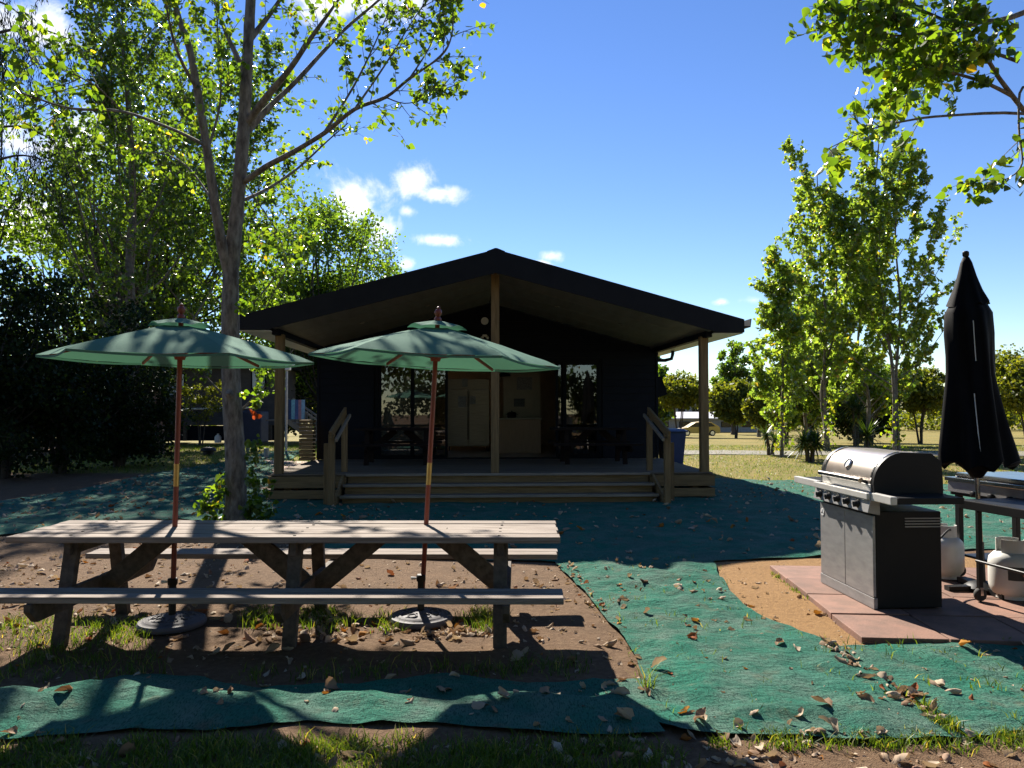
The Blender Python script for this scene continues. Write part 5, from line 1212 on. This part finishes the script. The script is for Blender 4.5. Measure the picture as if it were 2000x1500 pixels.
yucca('dark tall yucca between the young poplar trunks', 1672, 872, 1.7, 2, 130, .95)
yucca('low fan of yucca leaves left of the tallest poplar trunk', 1694, 878, .55, 1, 120, .95)

# ------------------------------------------------------------------ fallen leaves
def curled():
    V = []; F = []; cu = rng.uniform(.7, 4.6); tw_ = rng.normal(0, 1.5); ben = rng.uniform(-.6, 1.6); nu, nv = 6, 5; sk = rng.normal(0, .25); lob = rng.uniform(.72, 1.15, (6, 5))
    for i in range(nu):
        u = i / (nu - 1); w = .42 * math.sin(math.pi * min(1, .10 + .88 * u ** .75)) ** .8
        for j in range(nv):
            v = (j / (nv - 1) - .5) * 2; a = v * cu * .5; yy = u - .5
            x = w * lob[i, j] * math.sin(a) / max(cu * .5, .3) + sk * yy * yy; z = w * (1 - math.cos(a)) / max(cu * .5, .3)
            zz = z + ben * (yy * yy); c, s = math.cos(tw_ * yy), math.sin(tw_ * yy); V.append((x * c - zz * s, yy + rng.normal(0, .025), x * s + zz * c + rng.normal(0, .035)))
    for i in range(nu - 1):
        for j in range(nv - 1): F.append((i * nv + j, i * nv + j + 1, (i + 1) * nv + j + 1, (i + 1) * nv + j))
    V = np.array(V); V[:, 2] -= V[:, 2].min(); return V, np.array(F)
CUR = [curled() for _ in range(14)]
LTONES = (.05, .3, .5, .6, .7, .8, .85, .4, .95, .65, .75, .99, .2, .55)
def leaf_words(t): return 'dark brown' if t < .1 else 'mid brown' if t < .35 else 'light brown' if t < .52 else 'rust red' if .9 < t < .97 else 'yellow' if t > .98 else 'pale tan'
def litter_points(poly, n, clusters=0, sd=.12):
    P = np.array(poly); lo, hi = P.min(0), P.max(0); out = []; cen = None
    if clusters:
        while cen is None or len(cen) < clusters:
            q = rng.uniform(lo, hi, (clusters * 6, 2)); q = q[poly_inside(poly, q[:, 0], q[:, 1])]; cen = q[:clusters] if len(q) >= clusters else None
    while len(out) < n:
        q = rng.uniform(lo, hi, (n * 2, 2)) if cen is None else cen[rng.integers(0, len(cen), n)] + rng.normal(0, sd, (n, 2))
        q = q[poly_inside(poly, q[:, 0], q[:, 1])]; out += list(q)
    return out[:n]
from mathutils.bvhtree import BVHTree
_dg = bpy.context.evaluated_depsgraph_get()
CLOTHS = [BVHTree.FromPolygons([tuple(v.co) for v in o.data.vertices], [tuple(p.vertices) for p in o.data.polygons]) for o in bpy.data.objects if o.name.startswith('ground_cloth')]
def top_z(x, y):
    h = bumps(x, y) + gz(x, y)
    for b_ in CLOTHS:
        r = b_.ray_cast(Vector((x, y, 1)), Vector((0, 0, -1)))
        if r[0] is not None: h = max(h, r[0].z)
    return h
def litter(pts, z, size, ind=0, label=None, group=None, kindlabel=None, tilt=.35):
    """first `ind` of the visible leaves as objects of their own, the rest joined"""
    pts = sorted(pts, key=lambda p: (not in_view((p[0], p[1], .02)), p[1])); VV = []; FF = []; TT = []; off = 0
    mes = [np_mesh('dry_leaf', c[0], c[1], m_dry, np.full(len(c[0]), tn), smooth=True) for c, tn in zip(CUR, LTONES)] if ind else None
    for k, p in enumerate(pts):
        s = size * float(np.clip(rng.lognormal(-.15, .38), .35, 1.7)); h = top_z(p[0], p[1]) + s * .12 - .006
        e = Matrix.Rotation(rng.uniform(0, 6.28), 3, 'Z') @ Matrix.Rotation(rng.normal(0, tilt) + (math.pi if rng.random() < .35 else 0), 3, 'X') @ Matrix.Rotation(rng.normal(0, tilt), 3, 'Y')
        i = int(rng.integers(0, len(CUR)))
        c = CUR[i][0] @ np.array(e).T * s; lift = -c[:, 2].min()
        if k < ind:
            o = bpy.data.objects.new('fallen_leaf', mes[i]); COL.objects.link(o); M4 = (e * s).to_4x4(); M4.translation = (p[0], p[1], h - s * .12 + lift); o.matrix_basis = M4; tag(o, leaf_words(LTONES[i]) + ' ' + label, 'leaf', group); continue
        VV.append(c + np.array([p[0], p[1], h - s * .12 + lift])); FF.append(CUR[i][1] + off); off += len(c); TT.append(np.full(len(c), rng.beta(2.2, 1.3)))
    if VV:
        o = link_mesh('leaf_litter', np_mesh('leaf_litter', np.concatenate(VV), np.concatenate(FF), m_dry, np.concatenate(TT), smooth=True), None); tag(o, kindlabel, 'leaf litter', kind='stuff')
litter(litter_points(P_PATH, 62, 26, .13) + litter_points(P_PATH, 30), .045, 0.065, 70, 'curled dry leaf lying on the green shade cloth path', 'dry leaves on the cloth path', 'small dry leaf scraps on the green cloth path')
SEAM = G([(1600, 1262), (1650, 1268), (1700, 1312), (1800, 1372), (1890, 1440), (1860, 1440), (1760, 1385), (1660, 1325)])
litter(litter_points(SEAM, 85), .04, 0.057, 60, 'dry leaf gathered along the seam between two green cloths', 'dry leaves along the cloth seam', 'loose scraps of leaf along the cloth seam')
litter(litter_points(P_RIGHT, 34, 14, .15), .04, 0.061, 20, 'curled dry leaf lying on the green cloth below the pavers', 'dry leaves on the cloth below the pavers', 'dry leaf scraps on the cloth below the pavers')
litter(litter_points(P_STRIP, 60, 24, .12), .055, 0.061, 32, 'dry leaf lying on the rumpled green cloth strip', 'dry leaves on the cloth strip', 'dry leaf scraps on the rumpled cloth strip')
litter(litter_points(P_BACK, 1100, 140, .5) + litter_points(P_BACK, 600), .03, 0.068, 0, kindlabel='scattered dry leaves over the wide green cloth')
EDGE_L = G([(1080, 1098), (1120, 1110), (1250, 1270), (1262, 1340), (1235, 1340), (1215, 1270), (1130, 1170)])
litter(litter_points(EDGE_L, 40), .03, 0.055, 20, 'dry leaf caught along the left edge of the cloth path', 'dry leaves at the path edge', 'dry leaf scraps along the path edge')
SOIL = G([(-200, 1110), (430, 1030), (700, 1095), (1075, 1102), (1230, 1290), (1240, 1325), (-260, 1340)])
litter(litter_points(SOIL, 520, 50, .28) + litter_points(SOIL, 260), .004, 0.060, 0, kindlabel='dry leaf litter on the bare soil under the picnic table')
UNDER = G([(640, 1195), (800, 1205), (1000, 1225), (1000, 1255), (700, 1262), (480, 1262), (470, 1200)])
litter(litter_points(UNDER, 330, 14, .2), .004, 0.060, 0, kindlabel='thick drift of dry leaves beneath the table')
FRONT = G([(-100, 1450), (1290, 1440), (2000, 1440), (2100, 1560), (-100, 1560)])
litter(litter_points(FRONT, 260, 40, .12), .004, 0.057, 0, kindlabel='dry leaf litter on the soil at the very front')
LEFTSOIL = G([(-300, 1000), (0, 985), (300, 930), (330, 960), (400, 1010), (0, 1080), (-300, 1100)])
litter(litter_points(LEFTSOIL, 240), .02, 0.068, 0, kindlabel='dry leaves scattered in the shade of the left trees')
SANDP = G([(1395, 1098), (1600, 1095), (1500, 1110), (1740, 1250), (1625, 1258), (1560, 1236), (1470, 1196), (1420, 1156)])
litter(litter_points(SANDP, 26, 9, .1), .004, 0.054, 14, 'dry leaf lying on the orange sand patch', 'dry leaves on the sand', 'dry leaf scraps on the orange sand')

litter(litter_points(SOIL, 900, 60, .35) + litter_points(SOIL, 500) + litter_points(EDGE_L, 120), .004, .024, 0, kindlabel='fine bark and leaf crumbs on the bare soil')
litter(litter_points(FRONT, 500, 40, .2), .004, .024, 0, kindlabel='fine leaf crumbs on the soil at the very front')
litter(litter_points(P_PATH, 180) + litter_points(P_RIGHT, 120) + litter_points(SANDP, 160), .004, .018, 0, kindlabel='tiny leaf crumbs on the cloth path and sand')
# ------------------------------------------------------------------ grass
def blades(name, pts, h, label, w=.006, lean=.5, z=0.0, hv=.5):
    P = np.array(pts); n = len(P); hh = h * rng.uniform(1 - hv, 1 + hv, n); a = rng.uniform(0, 6.283, n)
    dx = np.stack([np.cos(a), np.sin(a), np.zeros(n)], 1) * w * .5; ln = np.stack([rng.normal(0, lean, n), rng.normal(0, lean, n), np.ones(n)], 1)
    base = np.stack([P[:, 0], P[:, 1], np.array([gz(p[0], p[1]) + (bumps(p[0], p[1]) if p[1] < 20 else 0) for p in P]) - .004 + z], 1)
    mid = base + ln * (hh * .55)[:, None] * np.array([.6, .6, 1]); tip = base + ln * hh[:, None] * np.array([1.1, 1.1, .95])
    V = np.stack([base - dx, base + dx, mid + dx * .8, mid - dx * .8, tip], 1).reshape(-1, 3); F = np.array([(0, 1, 2), (0, 2, 3), (3, 2, 4)])
    F = (F[None] + (np.arange(n) * 5)[:, None, None]).reshape(-1, 3)
    o = link_mesh(name, np_mesh(name, V, F, m_grass, np.repeat(rng.random(n), 5)), None); tag(o, label, 'grass', kind='stuff')
def tufts(poly, n, per, sd): return [c + rng.normal(0, sd, 2) for c in litter_points(poly, n) for _ in range(per)]
T1 = G([(600, 1195), (790, 1205), (790, 1235), (640, 1240), (470, 1235), (480, 1200)]); T2 = G([(885, 1195), (970, 1200), (970, 1240), (890, 1240)])
blades('grass', tufts(T1, 36, 26, .05) + tufts(T2, 14, 30, .045), .085, 'fresh green grass tufts beneath the table')
T3 = G([(-100, 1210), (300, 1210), (300, 1320), (1180, 1290), (1180, 1320), (-100, 1335)])
blades('grass', tufts(T3, 160, 20, .06), .06, 'dark grass tufts in the table shade')
T4 = G([(-60, 1452), (1250, 1446), (1330, 1475), (1330, 1560), (-60, 1560)])
blades('grass', tufts(T4, 330, 34, .05), .05, 'grass along the very front of the yard')
T5 = G([(1380, 1440), (1900, 1440), (2000, 1430), (2060, 1480), (1900, 1470), (1380, 1462)])
blades('grass', tufts(T5, 46, 28, .03), .05, 'grass fringe at the front edge of the cloth path')
T6 = G([(1800, 1375), (1890, 1440), (1850, 1440), (1800, 1400)])
blades('grass', tufts(T6, 8, 26, .02) + tufts(P_PATH, 60, 5, .04) + tufts(P_RIGHT, 50, 6, .04), .05, 'thin grass growing through the cloth', z=.03)
T7 = G([(1500, 1112), (1560, 1140), (1745, 1250), (1735, 1253), (1530, 1145)]); T8 = G([(1810, 1240), (1835, 1240), (1835, 1252), (1812, 1252)])
blades('grass', tufts(T7, 40, 16, .02) + tufts(T8, 3, 26, .02), .035, 'low grass along the paver edge')
blades('grass', [tuple(np.array(ground(320 + dx, 1322)) + rng.normal(0, .015, 2)) for dx in (0, 0, 0, 0, 8, -6, 12)] + [tuple(np.array(ground(1262, 1350)) + rng.normal(0, .02, 2)) for _ in range(40)] + [tuple(np.array(ground(665, 1330)) + rng.normal(0, .04, 2)) for _ in range(12)], .13, 'single tall grass blades at the cloth strip edge')
LAWN_R = [(4.2, 14.6), (30, 16), (34, 34), (5, 34)]; LAWN_L = [(-14, 18.5), (-4.6, 18.5), (-6, 34), (-18, 34)]
blades('grass', litter_points(LAWN_R, 42000), .05, 'short dry lawn grass right of the cabin', w=.014, lean=.7)
blades('grass', litter_points(LAWN_L, 22000), .07, 'sunlit lawn grass left of the cabin', w=.014, lean=.7)
